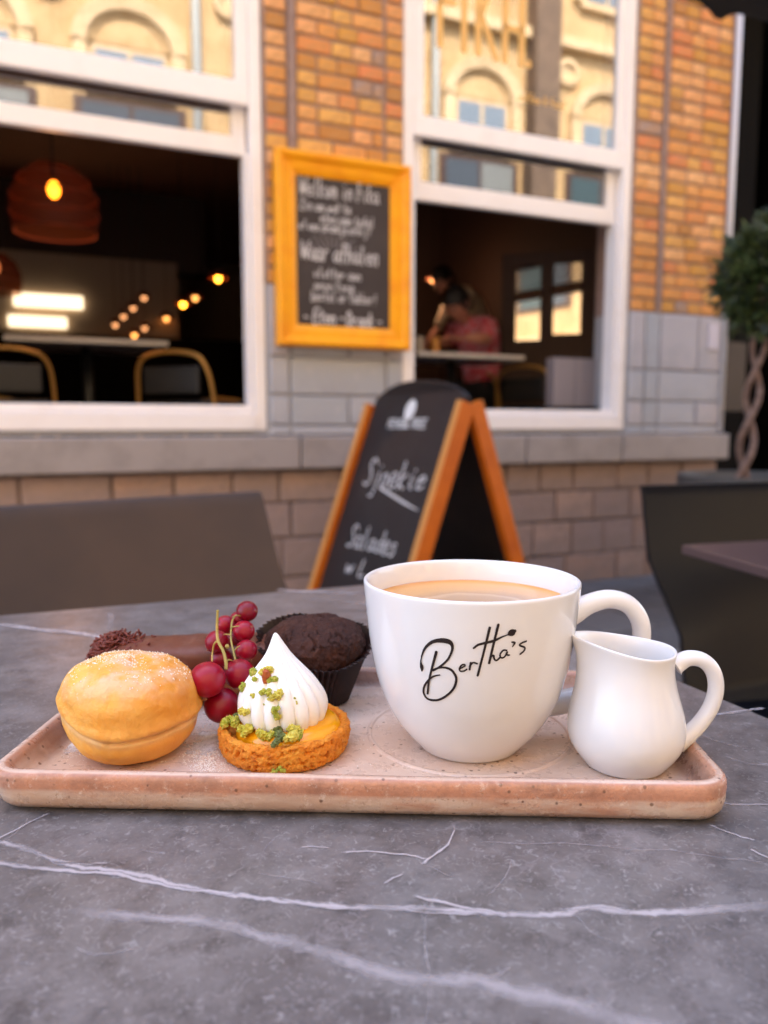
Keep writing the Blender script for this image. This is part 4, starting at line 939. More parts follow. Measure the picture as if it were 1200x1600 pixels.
# ---------------------------------------------------------------- tray
SZ = TZ + .008
def traymat():
    m, t, b = newmat('speckled_stoneware'); N, L = t.nodes, t.links; b.inputs['Roughness'].default_value = .30; b.inputs['Coat Weight'].default_value = .25; b.inputs['Coat Roughness'].default_value = .2
    tc = N.new('ShaderNodeTexCoord')
    def nz(sc, det=5, rg=.6, co='Object', vec=None):
        n = N.new('ShaderNodeTexNoise'); n.inputs['Scale'].default_value = sc; n.inputs['Detail'].default_value = det; n.inputs['Roughness'].default_value = rg
        L.new(vec or tc.outputs['Object'], n.inputs['Vector']); return n.outputs[0]
    def rng(a, lo, hi, o0=0., o1=1.):
        r = N.new('ShaderNodeMapRange'); r.inputs[1].default_value = lo; r.inputs[2].default_value = hi; r.inputs[3].default_value = o0; r.inputs[4].default_value = o1; L.new(a, r.inputs[0]); return r.outputs[0]
    def mix(a, c2, fac):
        x = N.new('ShaderNodeMix'); x.data_type = 'RGBA'; L.new(fac, x.inputs[0])
        if isinstance(a, tuple): x.inputs[6].default_value = (*a, 1)
        else: L.new(a, x.inputs[6])
        if isinstance(c2, tuple): x.inputs[7].default_value = (*c2, 1)
        else: L.new(c2, x.inputs[7])
        return x.outputs[2]
    def mul(a, c_):
        x = N.new('ShaderNodeMath'); x.operation = 'MULTIPLY'; L.new(a, x.inputs[0]); 
        if isinstance(c_, float): x.inputs[1].default_value = c_
        else: L.new(c_, x.inputs[1])
        return x.outputs[0]
    def add(a, c_):
        x = N.new('ShaderNodeMath'); x.operation = 'ADD'; L.new(a, x.inputs[0]); L.new(c_, x.inputs[1]); return x.outputs[0]
    at = N.new('ShaderNodeAttribute'); at.attribute_name = 'edge'; sep = N.new('ShaderNodeSeparateXYZ'); L.new(at.outputs['Vector'], sep.inputs[0])
    rim, face_, wallin = sep.outputs[0], sep.outputs[1], sep.outputs[2]
    st = N.new('ShaderNodeMapping'); st.inputs['Scale'].default_value = (.35, .35, 1.6); L.new(tc.outputs['Object'], st.inputs[0])
    c = mix((.68, .51, .41), (.74, .58, .48), rng(nz(25), .4, .65))                                     # cream pink floor
    c = mix(c, (.58, .37, .27), mul(rng(nz(18, 6), .48, .7), .4))
    side = mix((.53, .35, .25), (.64, .50, .40), rng(nz(38, 6, .6, vec=st.outputs[0]), .42, .58))
    side = mix(side, (.46, .20, .11), mul(rng(nz(42, 6, .65, vec=st.outputs[0]), .50, .66), .8))
    c = mix(c, side, face_)
    side = mix(side, (.36, .15, .085), mul(rng(nz(13, 5, .6), .52, .68), .75))
    band = rng(add(rim, mul(nz(45, 5), .35)), .42, .80)
    c = mix(c, mix((.52, .23, .13), (.30, .125, .07), rng(nz(60, 7, .7), .42, .66)), mul(band, .9))
    c = mix(c, mix((.22, .115, .08), (.30, .16, .11), rng(nz(120, 3), .4, .6)), mul(wallin, rng(nz(20, 4), .25, .5)))
    v = N.new('ShaderNodeTexVoronoi'); v.inputs['Scale'].default_value = 330; L.new(tc.outputs['Object'], v.inputs['Vector'])
    vc = N.new('ShaderNodeSeparateColor'); L.new(v.outputs['Color'], vc.inputs[0])
    sp = mul(rng(v.outputs['Distance'], .18, .30, 1., 0.), rng(vc.outputs[0], .86, .88))
    c = mix(c, (.13, .06, .035), mul(sp, .8))
    v2 = N.new('ShaderNodeTexVoronoi'); v2.inputs['Scale'].default_value = 150; L.new(tc.outputs['Object'], v2.inputs['Vector'])
    vc2 = N.new('ShaderNodeSeparateColor'); L.new(v2.outputs['Color'], vc2.inputs[0])
    sp2 = mul(rng(v2.outputs['Distance'], .05, .10, 1., 0.), rng(vc2.outputs[0], .78, .80))
    c = mix(c, (.16, .07, .04), sp2)
    c = mix(c, (.25, .12, .07), mul(mul(mul(rng(nz(330, 6, .75), .58, .66), rng(nz(35, 3), .45, .60)), face_), .8))
    c = mix(c, (.72, .60, .50), mul(mul(rng(nz(210, 7, .75), .57, .66), face_), .55))
    L.new(c, b.inputs['Base Color']); L.new(rng(nz(120, 5), .35, .65, .18, .48), b.inputs['Roughness'])
    bp = N.new('ShaderNodeBump'); bp.inputs['Strength'].default_value = .8; bp.inputs['Distance'].default_value = .0010; L.new(nz(140, 8, .7), bp.inputs['Height']); L.new(bp.outputs[0], b.inputs['Normal'])
    return m
TR = R(-2.2); TLX, TLY = .2955, .141
tcn = Vector((-.0095, .3545, TZ))
tray = thing('stoneware_tray', 'rectangular pinkish stoneware tray with a raised rim carrying the coffee and pastries', 'tray', tcn, TR)
def rr_loop(d, z, r0=.0145, n=10):
    hx, hy = TLX / 2 - d, TLY / 2 - d; r_ = max(.0045, r0 - d); out_ = []
    for (sx, sy, a0) in ((1, 1, 0), (-1, 1, 90), (-1, -1, 180), (1, -1, 270)):
        for k in range(n + 1):
            a = R(a0 + 90 * k / n); out_.append(Vector((sx * (hx - r_) + r_ * math.cos(a), sy * (hy - r_) + r_ * math.sin(a), z)))
    res = []                                 # subdivide the straight parts for the hand-made wobble
    for i in range(len(out_)):
        p, q = out_[i], out_[(i + 1) % len(out_)]; res.append(p)
        if i % (n + 1) == n:
            for k in range(1, 24): res.append(p.lerp(q, k / 24))
    return res
tp = [(.0075, .0012, 0, 1, 0), (.0035, .0018, 0, 1, 0), (.0012, .0045, 0, 1, 0), (.0004, .0075, .05, 1, 0), (.0002, .0100, .35, 1, 0), (.0, .0125, .95, 1, 0), (.0001, .0148, 1, .9, 0), (.0007, .0163, .9, .6, 0), (.0019, .0171, .25, .3, 0), (.0036, .0173, .35, .2, .1), (.0052, .0168, .8, 0, .3), (.0064, .0156, .8, 0, .7), (.0074, .0142, .4, 0, .9), (.0092, .0118, .1, 0, 1), (.0112, .0094, 0, 0, .8), (.0140, .0082, 0, 0, .3), (.018, .0080, 0, 0, 0), (.024, .0080, 0, 0, 0), (.034, .0080, 0, 0, 0), (.05, .0080, 0, 0, 0), (.066, .0080, 0, 0, 0)]
m = MB(); rg = []; at_ = []
TM = MATS[tray.name]
for d, z, e, f_, wi in tp:
    L0 = rr_loop(d, z)
    rg.append([TM @ (p + Vector((.0006 * noise.noise(p * 14), .0006 * noise.noise(p * 14 + Vector((3, 3, 3))), (.0005 if z > .009 else 0) * noise.noise(p * 16 + Vector((9, 1, 1)))))) for p in L0]); at_ += [(e, f_, wi)] * len(L0)
m.rings(rg, cap=True); to = m.build('tray_body', traymat(), tray, smooth=True)
a_ = to.data.attributes.new('edge', 'FLOAT_VECTOR', 'POINT')
for i, v_ in enumerate(at_): a_.data[i].vector = v_
rc = onz(734, 1150, SZ)
m = MB(); m.lathe([(.0462, -.0003), (.0466, .0006), (.0474, .0008), (.0484, .0004), (.049, -.0003)], (.0405, .3535, SZ), 96)
ro = m.build('well_ring', to.data.materials[0], tray, smooth=True)
# ---------------------------------------------------------------- cup
def chinamat():
    m, t, b = newmat('glazed_white_porcelain'); b.inputs['IOR'].default_value = 1.6; b.inputs['Base Color'].default_value = (.76, .76, .775, 1); b.inputs['Roughness'].default_value = .06
    b.inputs['Subsurface Weight'].default_value = .0; return m
M['china'] = chinamat()
CC = Vector((.0392, .3405, SZ)); 
cup = thing('coffee_cup', 'large white porcelain cup of coffee with dark handwritten lettering on its side', 'cup', CC)
cprof = [(0.0, .0022), (.0195, .0020), (.0215, .0002), (.0228, .0002), (.0243, .0022), (.0278, .0058), (.0320, .0108), (.0360, .0168), (.0395, .0240), (.0424, .0325), (.0446, .0425), (.0462, .0530), (.0473, .0640), (.0481, .0730), (.0485, .0762), (.0484, .0770), (.0478, .0775), (.0470, .0773), (.0464, .0766), (.0458, .0735), (.0446, .0640), (.0434, .0520), (.0415, .0410), (.037, .028), (.030, .016), (.02, .009), (.0, .007)]
m = MB(); m.lathe([(max(r_, .0001), z) for r_, z in cprof], CC, 128)
body_ = m.build('bowl', M['china'], cup, smooth=True, subsurf=1)
hp = [(.0400, .0560), (.0475, .0590), (.0560, .0634), (.0660, .0655), (.0755, .0625), (.0815, .0545), (.0825, .0450), (.0800, .0350), (.0725, .0265), (.0590, .0210), (.0460, .0175), (.0350, .0165)]
hr = [.0062, .0056, .0047, .0044, .0043, .0043, .0043, .0043, .0044, .0048, .0056, .006]
ha = R(8)
P = smoothpts([CC + Vector((a * math.cos(ha), a * math.sin(ha), z)) for a, z in hp], 5); rs = [hr[min(i // 5, len(hr) - 1)] + (hr[min(i // 5 + 1, len(hr) - 1)] - hr[min(i // 5, len(hr) - 1)]) * (i % 5) / 5 for i in range(len(P))]
m = MB(); m.tube(P, rs, 20); m.build('handle', M['china'], cup, smooth=True)
def cupR(z):
    for (r0, z0), (r1, z1) in zip(cprof[4:14], cprof[5:15]):
        if z0 <= z <= z1: return r0 + (r1 - r0) * (z - z0) / (z1 - z0)
    return .0485
def cuphit(px, py):
    d = ray(px, py); t = .20
    while t < .5:
        p = CAM + d * t; q = p - CC
        if math.hypot(q.x, q.y) < cupR(q.z) and 0 < q.z < .08: break
        t += .0002
    a = math.atan2(q.y, q.x); r_ = cupR(q.z) + .00022
    return CC + Vector((r_ * math.cos(a), r_ * math.sin(a), q.z))
cn = lambda p: Vector((p.x - CC.x, p.y - CC.y, -.12 * .04))
m = MB()
def lg(pts, ws, n=5):
    pts = [(640 + a / 6, 960 + b_ / 6) for a, b_ in pts]; ws = ws if isinstance(ws, list) else [ws] * len(pts)
    Q = smoothpts([Vector((x, y, w_)) for (x, y), w_ in zip(pts, ws)], n)
    m.stroke([cuphit(q.x, q.y) for q in Q], [max(.3, q.z) / 6 / F * .40 for q in Q], cn)
lg([(118, 530), (117, 490), (108, 440), (122, 370), (150, 312), (200, 265), (260, 245), (330, 245), (382, 262), (402, 300), (395, 350), (360, 420), (300, 478), (225, 524), (218, 516), (265, 502), (330, 497), (390, 518), (430, 570), (438, 620), (415, 690), (360, 750), (290, 793), (225, 803), (165, 785), (135, 735), (138, 680), (175, 620), (225, 580), (284, 566)],
   [8, 30, 10, 13, 19, 24, 30, 38, 34, 22, 17, 16, 16, 14, 10, 12, 16, 19, 19, 18, 17, 17, 17, 17, 16, 16, 16, 15, 14, 10])
lg([(252, 352), (215, 490), (185, 620), (171, 740)], [22, 18, 16, 17]); lg([(474, 506), (518, 482), (512, 468), (488, 474), (468, 505), (476, 530), (510, 529), (536, 512)], 12)
lg([(573, 452), (562, 515)], 15); lg([(563, 484), (595, 450), (632, 460)], 13); lg([(750, 124), (700, 330), (638, 572)], [20, 17, 17])
lg([(600, 315), (640, 285), (700, 268), (790, 245), (860, 212), (915, 190)], [14, 17, 19, 20, 13, 8]); lg([(918, 192), (935, 180), (955, 170), (975, 160), (984, 156)], [8, 40, 52, 44, 26])
lg([(830, 96), (790, 260), (745, 455)], [20, 18, 18]); lg([(752, 402), (785, 383), (792, 415), (815, 430), (848, 398)], 14); lg([(908, 335), (875, 335), (846, 375), (856, 404), (888, 396), (915, 345), (908, 375), (932, 380)], 13)
lg([(955, 258), (982, 265), (963, 300)], [10, 17, 10]); lg([(1090, 250), (1050, 265), (1028, 288), (1075, 308), (1070, 338), (1034, 370)], 14)
m.build('handwritten_lettering', M['ink'], cup)
# coffee with crema
def cremamat():
    m, t, b = newmat('crema'); N, L = t.nodes, t.links; b.inputs['Roughness'].default_value = .18
    tc = N.new('ShaderNodeTexCoord'); sp = N.new('ShaderNodeVectorMath'); sp.operation = 'LENGTH'
    mp = N.new('ShaderNodeMapping'); mp.inputs['Location'].default_value = (0, .012, 0); mp.inputs['Scale'].default_value = (1, 1, 0)
    L.new(tc.outputs['Object'], mp.inputs[0]); L.new(mp.outputs[0], sp.inputs[0])
    n = N.new('ShaderNodeTexNoise'); n.inputs['Scale'].default_value = 60; n.inputs['Detail'].default_value = 4; L.new(tc.outputs['Object'], n.inputs[0])
    a = N.new('ShaderNodeMath'); a.operation = 'MULTIPLY_ADD'; a.inputs[1].default_value = .012; L.new(n.outputs[0], a.inputs[0]); L.new(sp.outputs['Value'], a.inputs[2])
    r = N.new('ShaderNodeValToRGB'); el = r.color_ramp.elements; mr = N.new('ShaderNodeMapRange'); mr.inputs[1].default_value = 0; mr.inputs[2].default_value = .065; L.new(a.outputs[0], mr.inputs[0]); L.new(mr.outputs[0], r.inputs[0])
    el[0].position = 0; el[0].color = (.42, .24, .13, 1); el[1].position = 1; el[1].color = (.66, .30, .09, 1)
    for p_, c_ in ((.45, (.45, .27, .15, 1)), (.52, (.58, .38, .22, 1)), (.56, (.44, .24, .12, 1)), (.66, (.62, .33, .12, 1)), (.85, (.70, .36, .12, 1))): e = el.new(p_); e.color = c_
    L.new(r.outputs[0], b.inputs['Base Color']); bp = N.new('ShaderNodeBump'); bp.inputs['Strength'].default_value = .2; bp.inputs['Distance'].default_value = .0005
    n3 = N.new('ShaderNodeTexNoise'); n3.inputs['Scale'].default_value = 700; L.new(tc.outputs['Object'], n3.inputs[0]); L.new(n3.outputs[0], bp.inputs['Height']); L.new(bp.outputs[0], b.inputs['Normal']); return m

m = MB(); m.lathe([(.0001, .0), (.02, .0), (.04, .0), (.0440, .0002), (.0449, .0009)], (0, 0, 0), 96)
cof = m.build('coffee', cremamat(), None, smooth=True); cof.location = CC + Vector((0, 0, .0665)); tag(cof, 'coffee with golden brown crema filling the white cup', 'coffee')
# ---------------------------------------------------------------- creamer
KC = Vector((.1042, .3190, SZ))
cr = thing('milk_jug', 'small white porcelain milk jug with a pouring lip standing in front of the cup handle', 'jug', KC)
kp = [(.0170, .0006), (.0180, .0022), (.0215, .0060), (.0240, .0105), (.0247, .0150), (.0243, .0200), (.0230, .0255), (.0213, .0305), (.0200, .0350), (.0191, .0395), (.0188, .0435), (.0191, .0465), (.0197, .0485)]
def kfn(inner=0):
    def f(v, a, ):
        h = v.z; t_ = max(0, (h - .018) / .0305); c_ = (1 - math.cos(a)) / 2      # a=pi is the spout side
        sp_ = c_ ** 5
        r_ = math.hypot(v.x, v.y)
        x = v.x - (.0052 * sp_ * t_ ** 2.2) ; y = v.y * (1 - .30 * sp_ * t_ ** 2)
        z = h * 1.045 + (.0058 * (c_ ** 1.3) - .0035 * (1 - c_) ** 0 * 0) * t_ ** 1.5 - .0015 * t_ * math.sin(a) ** 2
        return Vector((x, y, z))
    return f
ks = KC
full = [(.0001, .0012), (.0155, .0012), (.0163, .0002)] + kp + [(.0196, .0492), (.0190, .0494), (.0183, .0488), (.0174, .0465), (.0170, .0430), (.0174, .0380), (.0195, .0300), (.0220, .0200), (.0215, .0120), (.016, .006), (.0001, .004)]
M['china2'] = M['china'].copy(); M['china2'].node_tree.nodes['Principled BSDF'].inputs['Roughness'].default_value = .2
m = MB(); m.lathe([(r_, z) for r_, z in full], KC, 128, kfn()); m.build('jug_body', M['china2'], cr, smooth=True, subsurf=1)
hk = [(.0200, .0436), (.0218, .0447), (.0260, .0468), (.0320, .0458), (.0366, .0410), (.0382, .0335), (.0365, .0255), (.0325, .0185), (.0275, .0130), (.0222, .0085)]
P = smoothpts([KC + Vector((a, .0, z)) for a, z in hk], 5); m = MB(); n_ = len(P)
m.tube(P, [.0033 + .0014 * abs(2 * i / n_ - 1) ** 5 for i in range(n_)], 18, flat=1.1); m.build('handle', M['china'], cr, smooth=True)
milk = MB(); milk.lathe([(.0001, 0), (.0192, 0)], (0, 0, 0), 48); mo = milk.build('milk', mat('milk', (.82, .82, .76), .2)); mo.location = KC + Vector((0, 0, .0270)); tag(mo, 'white milk filling the small porcelain jug', 'milk')
# ---------------------------------------------------------------- bun
def bunmat():
    m, t, b = newmat('golden_fried_dough'); N, L = t.nodes, t.links; b.inputs['Roughness'].default_value = .42
    b.inputs['Subsurface Weight'].default_value = .25; b.inputs['Subsurface Scale'].default_value = .004; b.inputs['Subsurface Radius'].default_value = (1, .5, .2)
    tc = N.new('ShaderNodeTexCoord'); sep = N.new('ShaderNodeSeparateXYZ'); L.new(tc.outputs['Object'], sep.inputs[0])
    def nz(sc, det=4):
        n = N.new('ShaderNodeTexNoise'); n.inputs['Scale'].default_value = sc; n.inputs['Detail'].default_value = det; L.new(tc.outputs['Object'], n.inputs[0]); return n.outputs[0]
    def rng(a, lo, hi, o0=0., o1=1.):
        r = N.new('ShaderNodeMapRange'); r.inputs[1].default_value = lo; r.inputs[2].default_value = hi; r.inputs[3].default_value = o0; r.inputs[4].default_value = o1; L.new(a, r.inputs[0]); return r.outputs[0]
    def mix(a, c2, fac):
        x = N.new('ShaderNodeMix'); x.data_type = 'RGBA'; L.new(fac, x.inputs[0])
        if isinstance(a, tuple): x.inputs[6].default_value = (*a, 1)
        else: L.new(a, x.inputs[6])
        x.inputs[7].default_value = (*c2, 1); return x.outputs[2]
    def mul(a, c_):
        x = N.new('ShaderNodeMath'); x.operation = 'MULTIPLY'; L.new(a, x.inputs[0])
        if isinstance(c_, float): x.inputs[1].default_value = c_
        else: L.new(c_, x.inputs[1])
        return x.outputs[0]
    c = mix((.80, .36, .055), (.84, .45, .10), rng(nz(45), .4, .65))
    c = mix(c, (.58, .20, .025), mul(rng(nz(130, 8), .52, .70), .18)); c = mix(c, (.85, .52, .16), mul(rng(nz(300, 7), .54, .66), .25))
    c = mix(c, (.66, .22, .018), mul(mul(rng(sep.outputs[0], -.006, .030), rng(nz(28, 3), .35, .6)), .75))         # darker orange patches towards +X
    at = N.new('ShaderNodeAttribute'); at.attribute_name = 'crease'
    c = mix(c, (.80, .54, .26), mul(at.outputs['Fac'], .75))
    gl_ = mul(rng(sep.outputs[2], .029, .040), rng(nz(110, 5), .42, .60)); c = mix(c, (.80, .56, .40), mul(gl_, .65))
    sg = mul(mul(rng(nz(520, 2), .62, .68), rng(sep.outputs[2], .030, .042)), rng(nz(75, 2), .50, .62)); c = mix(c, (.9, .86, .80), sg)
    L.new(c, b.inputs['Base Color']); L.new(rng(nz(90), .35, .65, .42, .72), b.inputs['Roughness']); b.inputs['Specular IOR Level'].default_value = .3
    bp = N.new('ShaderNodeBump'); bp.inputs['Strength'].default_value = .75; bp.inputs['Distance'].default_value = .0016; L.new(nz(230, 9), bp.inputs['Height'])
    bp2 = N.new('ShaderNodeBump'); bp2.inputs['Strength'].default_value = .4; bp2.inputs['Distance'].default_value = .0006; L.new(sg, bp2.inputs['Height']); L.new(bp.outputs[0], bp2.inputs['Normal']); L.new(bp2.outputs[0], b.inputs['Normal']); return m
BC = Vector((-.1128, .3310, SZ))
bun = thing('filled_doughnut', 'golden round doughnut split around its middle and dusted with sugar, left on the tray', 'doughnut', BC)
bp_ = [(a_ * .955, z_ * .95) for a_, z_ in [(.0001, .0002), (.012, .0002), (.0180, .0016), (.0232, .0050), (.0270, .0100), (.0292, .0155), (.0303, .0210), (.0305, .0265), (.0298, .0320), (.0274, .0370), (.0228, .0411), (.0168, .0434), (.0095, .0445), (.0035, .0449), (.0001, .0449)]]
P = smoothpts([Vector((a, z, 0)) for a, z in bp_], 9); NB = 160; rg = []; cre = []
for q in P:
    ring = []; h = max(q.y, 0)
    for k in range(NB):
        a = 2 * math.pi * k / NB; d = Vector((math.cos(a), math.sin(a), 0)); ca = math.cos(a)
        hc = .0152 + .0085 * max(0, -ca) ** 1.6 + .0030 * max(0, ca) ** 2 + .0007 * noise.noise(d * 3 + Vector((1, 2, 3)))
        dep = .0006 + .0036 * max(0, min(1, .45 + .35 * ca + 1.3 * noise.noise(d * 2.3 + Vector((4, 0, 0)))))
        r_ = max(.0001, q.x) * (1 + .060 * noise.noise(d * 1.2 + Vector((0, 3, h * 35))) + .020 * noise.noise(d * 4 + Vector((5, 5, h * 160))))
        if q.x > .02:
            r_ += -dep * math.exp(-((h - hc) / .0009) ** 2) + .0011 * math.exp(-((h - hc - .0030) / .0022) ** 2) - .0006 * math.exp(-((h - hc + .0030) / .0020) ** 2)
        z = h + .0020 * (h / .044) * noise.noise(d * 1.3 * q.x / .03 + Vector((2, 8, 0))) + .0012 * noise.noise(Vector((d.x * q.x * 120, d.y * q.x * 120, 4))) * max(0, (h - .03) / .015)
        ring.append(BC + Vector((r_ * ca * 1.01, r_ * math.sin(a), max(z, 0) - .0018 * ca * (h / .044)))); cre.append(math.exp(-((h - hc + .0005) / .0026) ** 2))
    rg.append(ring)
m = MB(); m.rings(rg); bo = m.build('dough', bunmat(), bun, smooth=True)
a_ = bo.data.attributes.new('crease', 'FLOAT', 'POINT')
for i, v_ in enumerate(cre): a_.data[i].value = v_
# sugar grains on the bun
m = MB(); rs_ = random.Random(4)
def grain(m, p, r_):
    d = [Vector((rs_.uniform(-1, 1), rs_.uniform(-1, 1), rs_.uniform(-1, 1))).normalized() * r_ for _ in range(4)]
    m.add([p + x for x in (Vector((1, 0, -.5)) * r_, Vector((-.6, .8, -.5)) * r_, Vector((-.6, -.8, -.5)) * r_, Vector((0, 0, 1)) * r_)] , [(0, 2, 1), (0, 1, 3), (1, 2, 3), (2, 0, 3)])
allv = [v for ring in rg[int(len(rg) * .66):] for v in ring]
cl_ = [rs_.choice(allv) for _ in range(30)]
for k in range(480):
    c_ = rs_.choice(cl_); q = c_ + Vector((rs_.gauss(0, .0032), rs_.gauss(0, .0032), 0)); v = min(rs_.sample(allv, 160), key=lambda w_: (w_ - q).length); grain(m, v + Vector((0, 0, .0001)), rs_.uniform(.00016, .00055))
M['sugar'] = mat('icing_sugar', (.88, .86, .84), .7); m.build('sugar_grains', M['sugar'], bun, props={'kind': 'stuff'})
# sugar spilled on the tray
m = MB()
for k in range(2600):
    if k < 1500: px, py = rs_.gauss(322, 14), rs_.gauss(1165, 30)
    elif k < 1750: px, py = rs_.gauss(345, 30), rs_.gauss(1192, 8)
    elif k < 2150: px, py = rs_.gauss(115, 16), rs_.gauss(1160, 16)
    else: px, py = rs_.uniform(120, 600), rs_.uniform(1080, 1208)
    p = onz(px, min(py, 1206), SZ)
    if py > 1207 or py < 1085 or px < 95: continue
    grain(m, p + Vector((0, 0, .0001)), rs_.uniform(.00012, .00034) * (1.25 if k > 2150 and k % 9 == 0 else 1))
o = m.build('spilled_sugar', M['sugar'], props={'kind': 'stuff'}); tag(o, 'icing sugar scattered on the tray between the doughnut and the tart', 'sugar')
def sugarfilm():
    m = bpy.data.materials.new('sugar_film'); m.use_nodes = True; t = m.node_tree; N, L = t.nodes, t.links; b = N['Principled BSDF']; b.inputs['Base Color'].default_value = (.86, .84, .84, 1); b.inputs['Roughness'].default_value = .8
    tc = N.new('ShaderNodeTexCoord'); n = N.new('ShaderNodeTexNoise'); n.inputs['Scale'].default_value = 160; n.inputs['Detail'].default_value = 8; n.inputs['Roughness'].default_value = .7; L.new(tc.outputs['Object'], n.inputs[0])
    at = N.new('ShaderNodeAttribute'); at.attribute_name = 'dens'; a = N.new('ShaderNodeMath'); a.operation = 'MULTIPLY_ADD'; L.new(at.outputs['Fac'], a.inputs[0]); a.inputs[1].default_value = .5; L.new(n.outputs[0], a.inputs[2])
    r = N.new('ShaderNodeMapRange'); r.inputs[1].default_value = .66; r.inputs[2].default_value = .95; r.inputs[4].default_value = .9; L.new(a.outputs[0], r.inputs[0])
    tr = N.new('ShaderNodeBsdfTransparent'); mx = N.new('ShaderNodeMixShader'); L.new(r.outputs[0], mx.inputs[0]); L.new(tr.outputs[0], mx.inputs[1]); L.new(b.outputs[0], mx.inputs[2]); L.new(mx.outputs[0], N['Material Output'].inputs[0]); return m
def film(px, py, rx, ry):
    c = onz(px, py, SZ + .0002); m = MB(); rg = []; dn = []
    for i in range(9):
        rg.append([c + Vector((math.cos(2 * math.pi * k / 32) * rx * max(.01, i / 8), math.sin(2 * math.pi * k / 32) * ry * max(.01, i / 8), 0)) for k in range(32)]); dn += [1 - i / 8] * 32
    m.rings(rg, cap=False); o = m.build('sugar_dusting', SF, props={'kind': 'stuff'}); a_ = o.data.attributes.new('dens', 'FLOAT', 'POINT')
    for i, v_ in enumerate(dn): a_.data[i].value = v_
    return o
SF = sugarfilm()
tag(film(323, 1160, .014, .026), 'white sugar dusting on the tray right of the doughnut', 'sugar'); tag(film(122, 1162, .012, .018), 'white sugar dusting on the tray left of the doughnut', 'sugar')
# ---------------------------------------------------------------- tart
def crustmat():
    return mat('orange_shortcrust', (.74, .25, .022), .6, noise_=[(90, (.78, .34, .04), .48, .7), (240, (.44, .10, .008), .54, .70)], bump=(480, 1.0, .0014), sss=.10, spec=.3)
TC = Vector((-.0450, .3345, SZ))
tart = thing('meringue_tart', 'small round tart with yellow curd, a pointed white meringue and pistachio crumbs', 'tart', TC)
sp_ = [(.0001, .0010), (.020, .0006), (.0262, .0005), (.0280, .0015), (.0289, .0045), (.0293, .0080), (.0292, .0110), (.0286, .0124), (.0275, .0128), (.0262, .0125), (.0254, .0112), (.0250, .0095), (.024, .0086), (.0001, .0086)]
P = smoothpts([Vector((a, z, 0)) for a, z in sp_], 9); rg = []
for q in P:
    ring = []
    for k in range(460):
        a = 2 * math.pi * k / 460; v = Vector((q.x * math.cos(a), q.x * math.sin(a), q.y))
        n1 = noise.noise(v * 380) * .00045 + noise.noise(v * 800) * .00050 + noise.noise(v * 1500) * .00035 + noise.noise(v * 60) * .0006
        if q.x < .02: n1 = 0
        pit = -.0020 * max(0, noise.noise(v * 520 + Vector((7, 0, 0))) - .18) * 2.2 if q.y < .0112 else 0
        d = Vector((math.cos(a), math.sin(a), 0)); w_ = v + d * (n1 + pit) + Vector((0, 0, .0011 * noise.noise(v * 240 + Vector((0, 4, 0))) if q.y > .0105 else 0))
        ring.append(TC + Vector((w_.x, w_.y, max(w_.z, .0001))))
    rg.append(ring)
m = MB(); m.rings(rg); m.build('pastry_shell', crustmat(), tart, smooth=True)
M['curd'] = mat('yellow_curd', (.88, .38, .006), .16, coat=.2, sss=.1)
m = MB(); m.lathe([(.0238, .0086), (.0236, .0105), (.0222, .0126), (.0195, .0142), (.0150, .0152), (.008, .0155), (.0001, .0155)], TC + Vector((.0022, -.0012, .0006)), 64, lambda v, a: Vector((v.x, v.y, v.z * (1 + .02 * math.sin(3 * a))))); m.build('curd', M['curd'], tart, smooth=True)
MC = TC + Vector((-.0005, -.001, .0118))
mp_ = [(.0001, .0000), (.0120, .0000), (.0165, .0012), (.0190, .0038), (.0201, .0075), (.0201, .0110), (.0190, .0150), (.0168, .0190), (.0140, .0228), (.0108, .0265), (.0078, .0300), (.0054, .0333), (.0036, .0365), (.0022, .0392), (.0013, .0410), (.0005, .0420), (.0001, .0421)]
P = smoothpts([Vector((a, z, 0)) for a, z in mp_], 5); rg = []
def mer(a, rr_, h):
    h = max(0.0, h)
    fl = 17; tw = a * fl / 2 + h * 30
    g_ = abs(math.sin(tw)) ** .42
    dpt = .21 * min(1, h / .004) * (1 if h < .030 else max(0, (.042 - h) / .012))
    r_ = rr_ * (1 - dpt * .75 * (1 - g_)) * (1 + .02 * noise.noise(Vector((math.cos(a) * 2, math.sin(a) * 2, h * 60))))
    return MC + Vector((r_ * math.cos(a) - .0028 * (h / .042) ** 2.2, r_ * math.sin(a), h))
for q in P: rg.append([mer(2 * math.pi * k / 300, max(q.x, .0001), q.y) for k in range(300)])
M['meringue'] = mat('white_meringue', (.88, .86, .83), .5, sss=.08, bump=(300, .12, .0004)); m = MB(); m.rings(rg); m.build('meringue', M['meringue'], tart, smooth=True)
# pistachio crumbs
M['pist'] = mat('pistachio', (.46, .46, .03), .7, spec=.3, rnd=[(.50, .45, .05), (.38, .40, .04), (.58, .50, .08), (.30, .34, .04)], noise_=(500, (.58, .52, .12), .5, .65), bump=(900, .6, .0006))
M['pist2'] = mat('dark_pistachio', (.12, .15, .045), .7, noise_=(300, (.20, .24, .05), .45, .7), bump=(900, .6, .0006))
M['nut'] = mat('red_brown_nut', (.40, .09, .02), .5, noise_=(200, (.22, .04, .015), .45, .7))
rc_ = random.Random(21)
def crumb(name, p, r_, mtl, parent, lumps=4):
    m = MB()
    for j in range(lumps):
        o = Vector((rc_.gauss(0, 1), rc_.gauss(0, 1), rc_.gauss(0, .8))) * r_ * .42
        sd_ = rc_.uniform(0, 99); m.sphere(p + o, r_ * rc_.uniform(.45, .75), 12, 9, lambda t_, a: 1 + .75 * noise.noise(Vector((math.sin(t_) * math.cos(a) * 2.6, math.sin(t_) * math.sin(a) * 2.6, math.cos(t_) * 2.6 + sd_))))
    return m.build(name, mtl, parent, smooth=False)
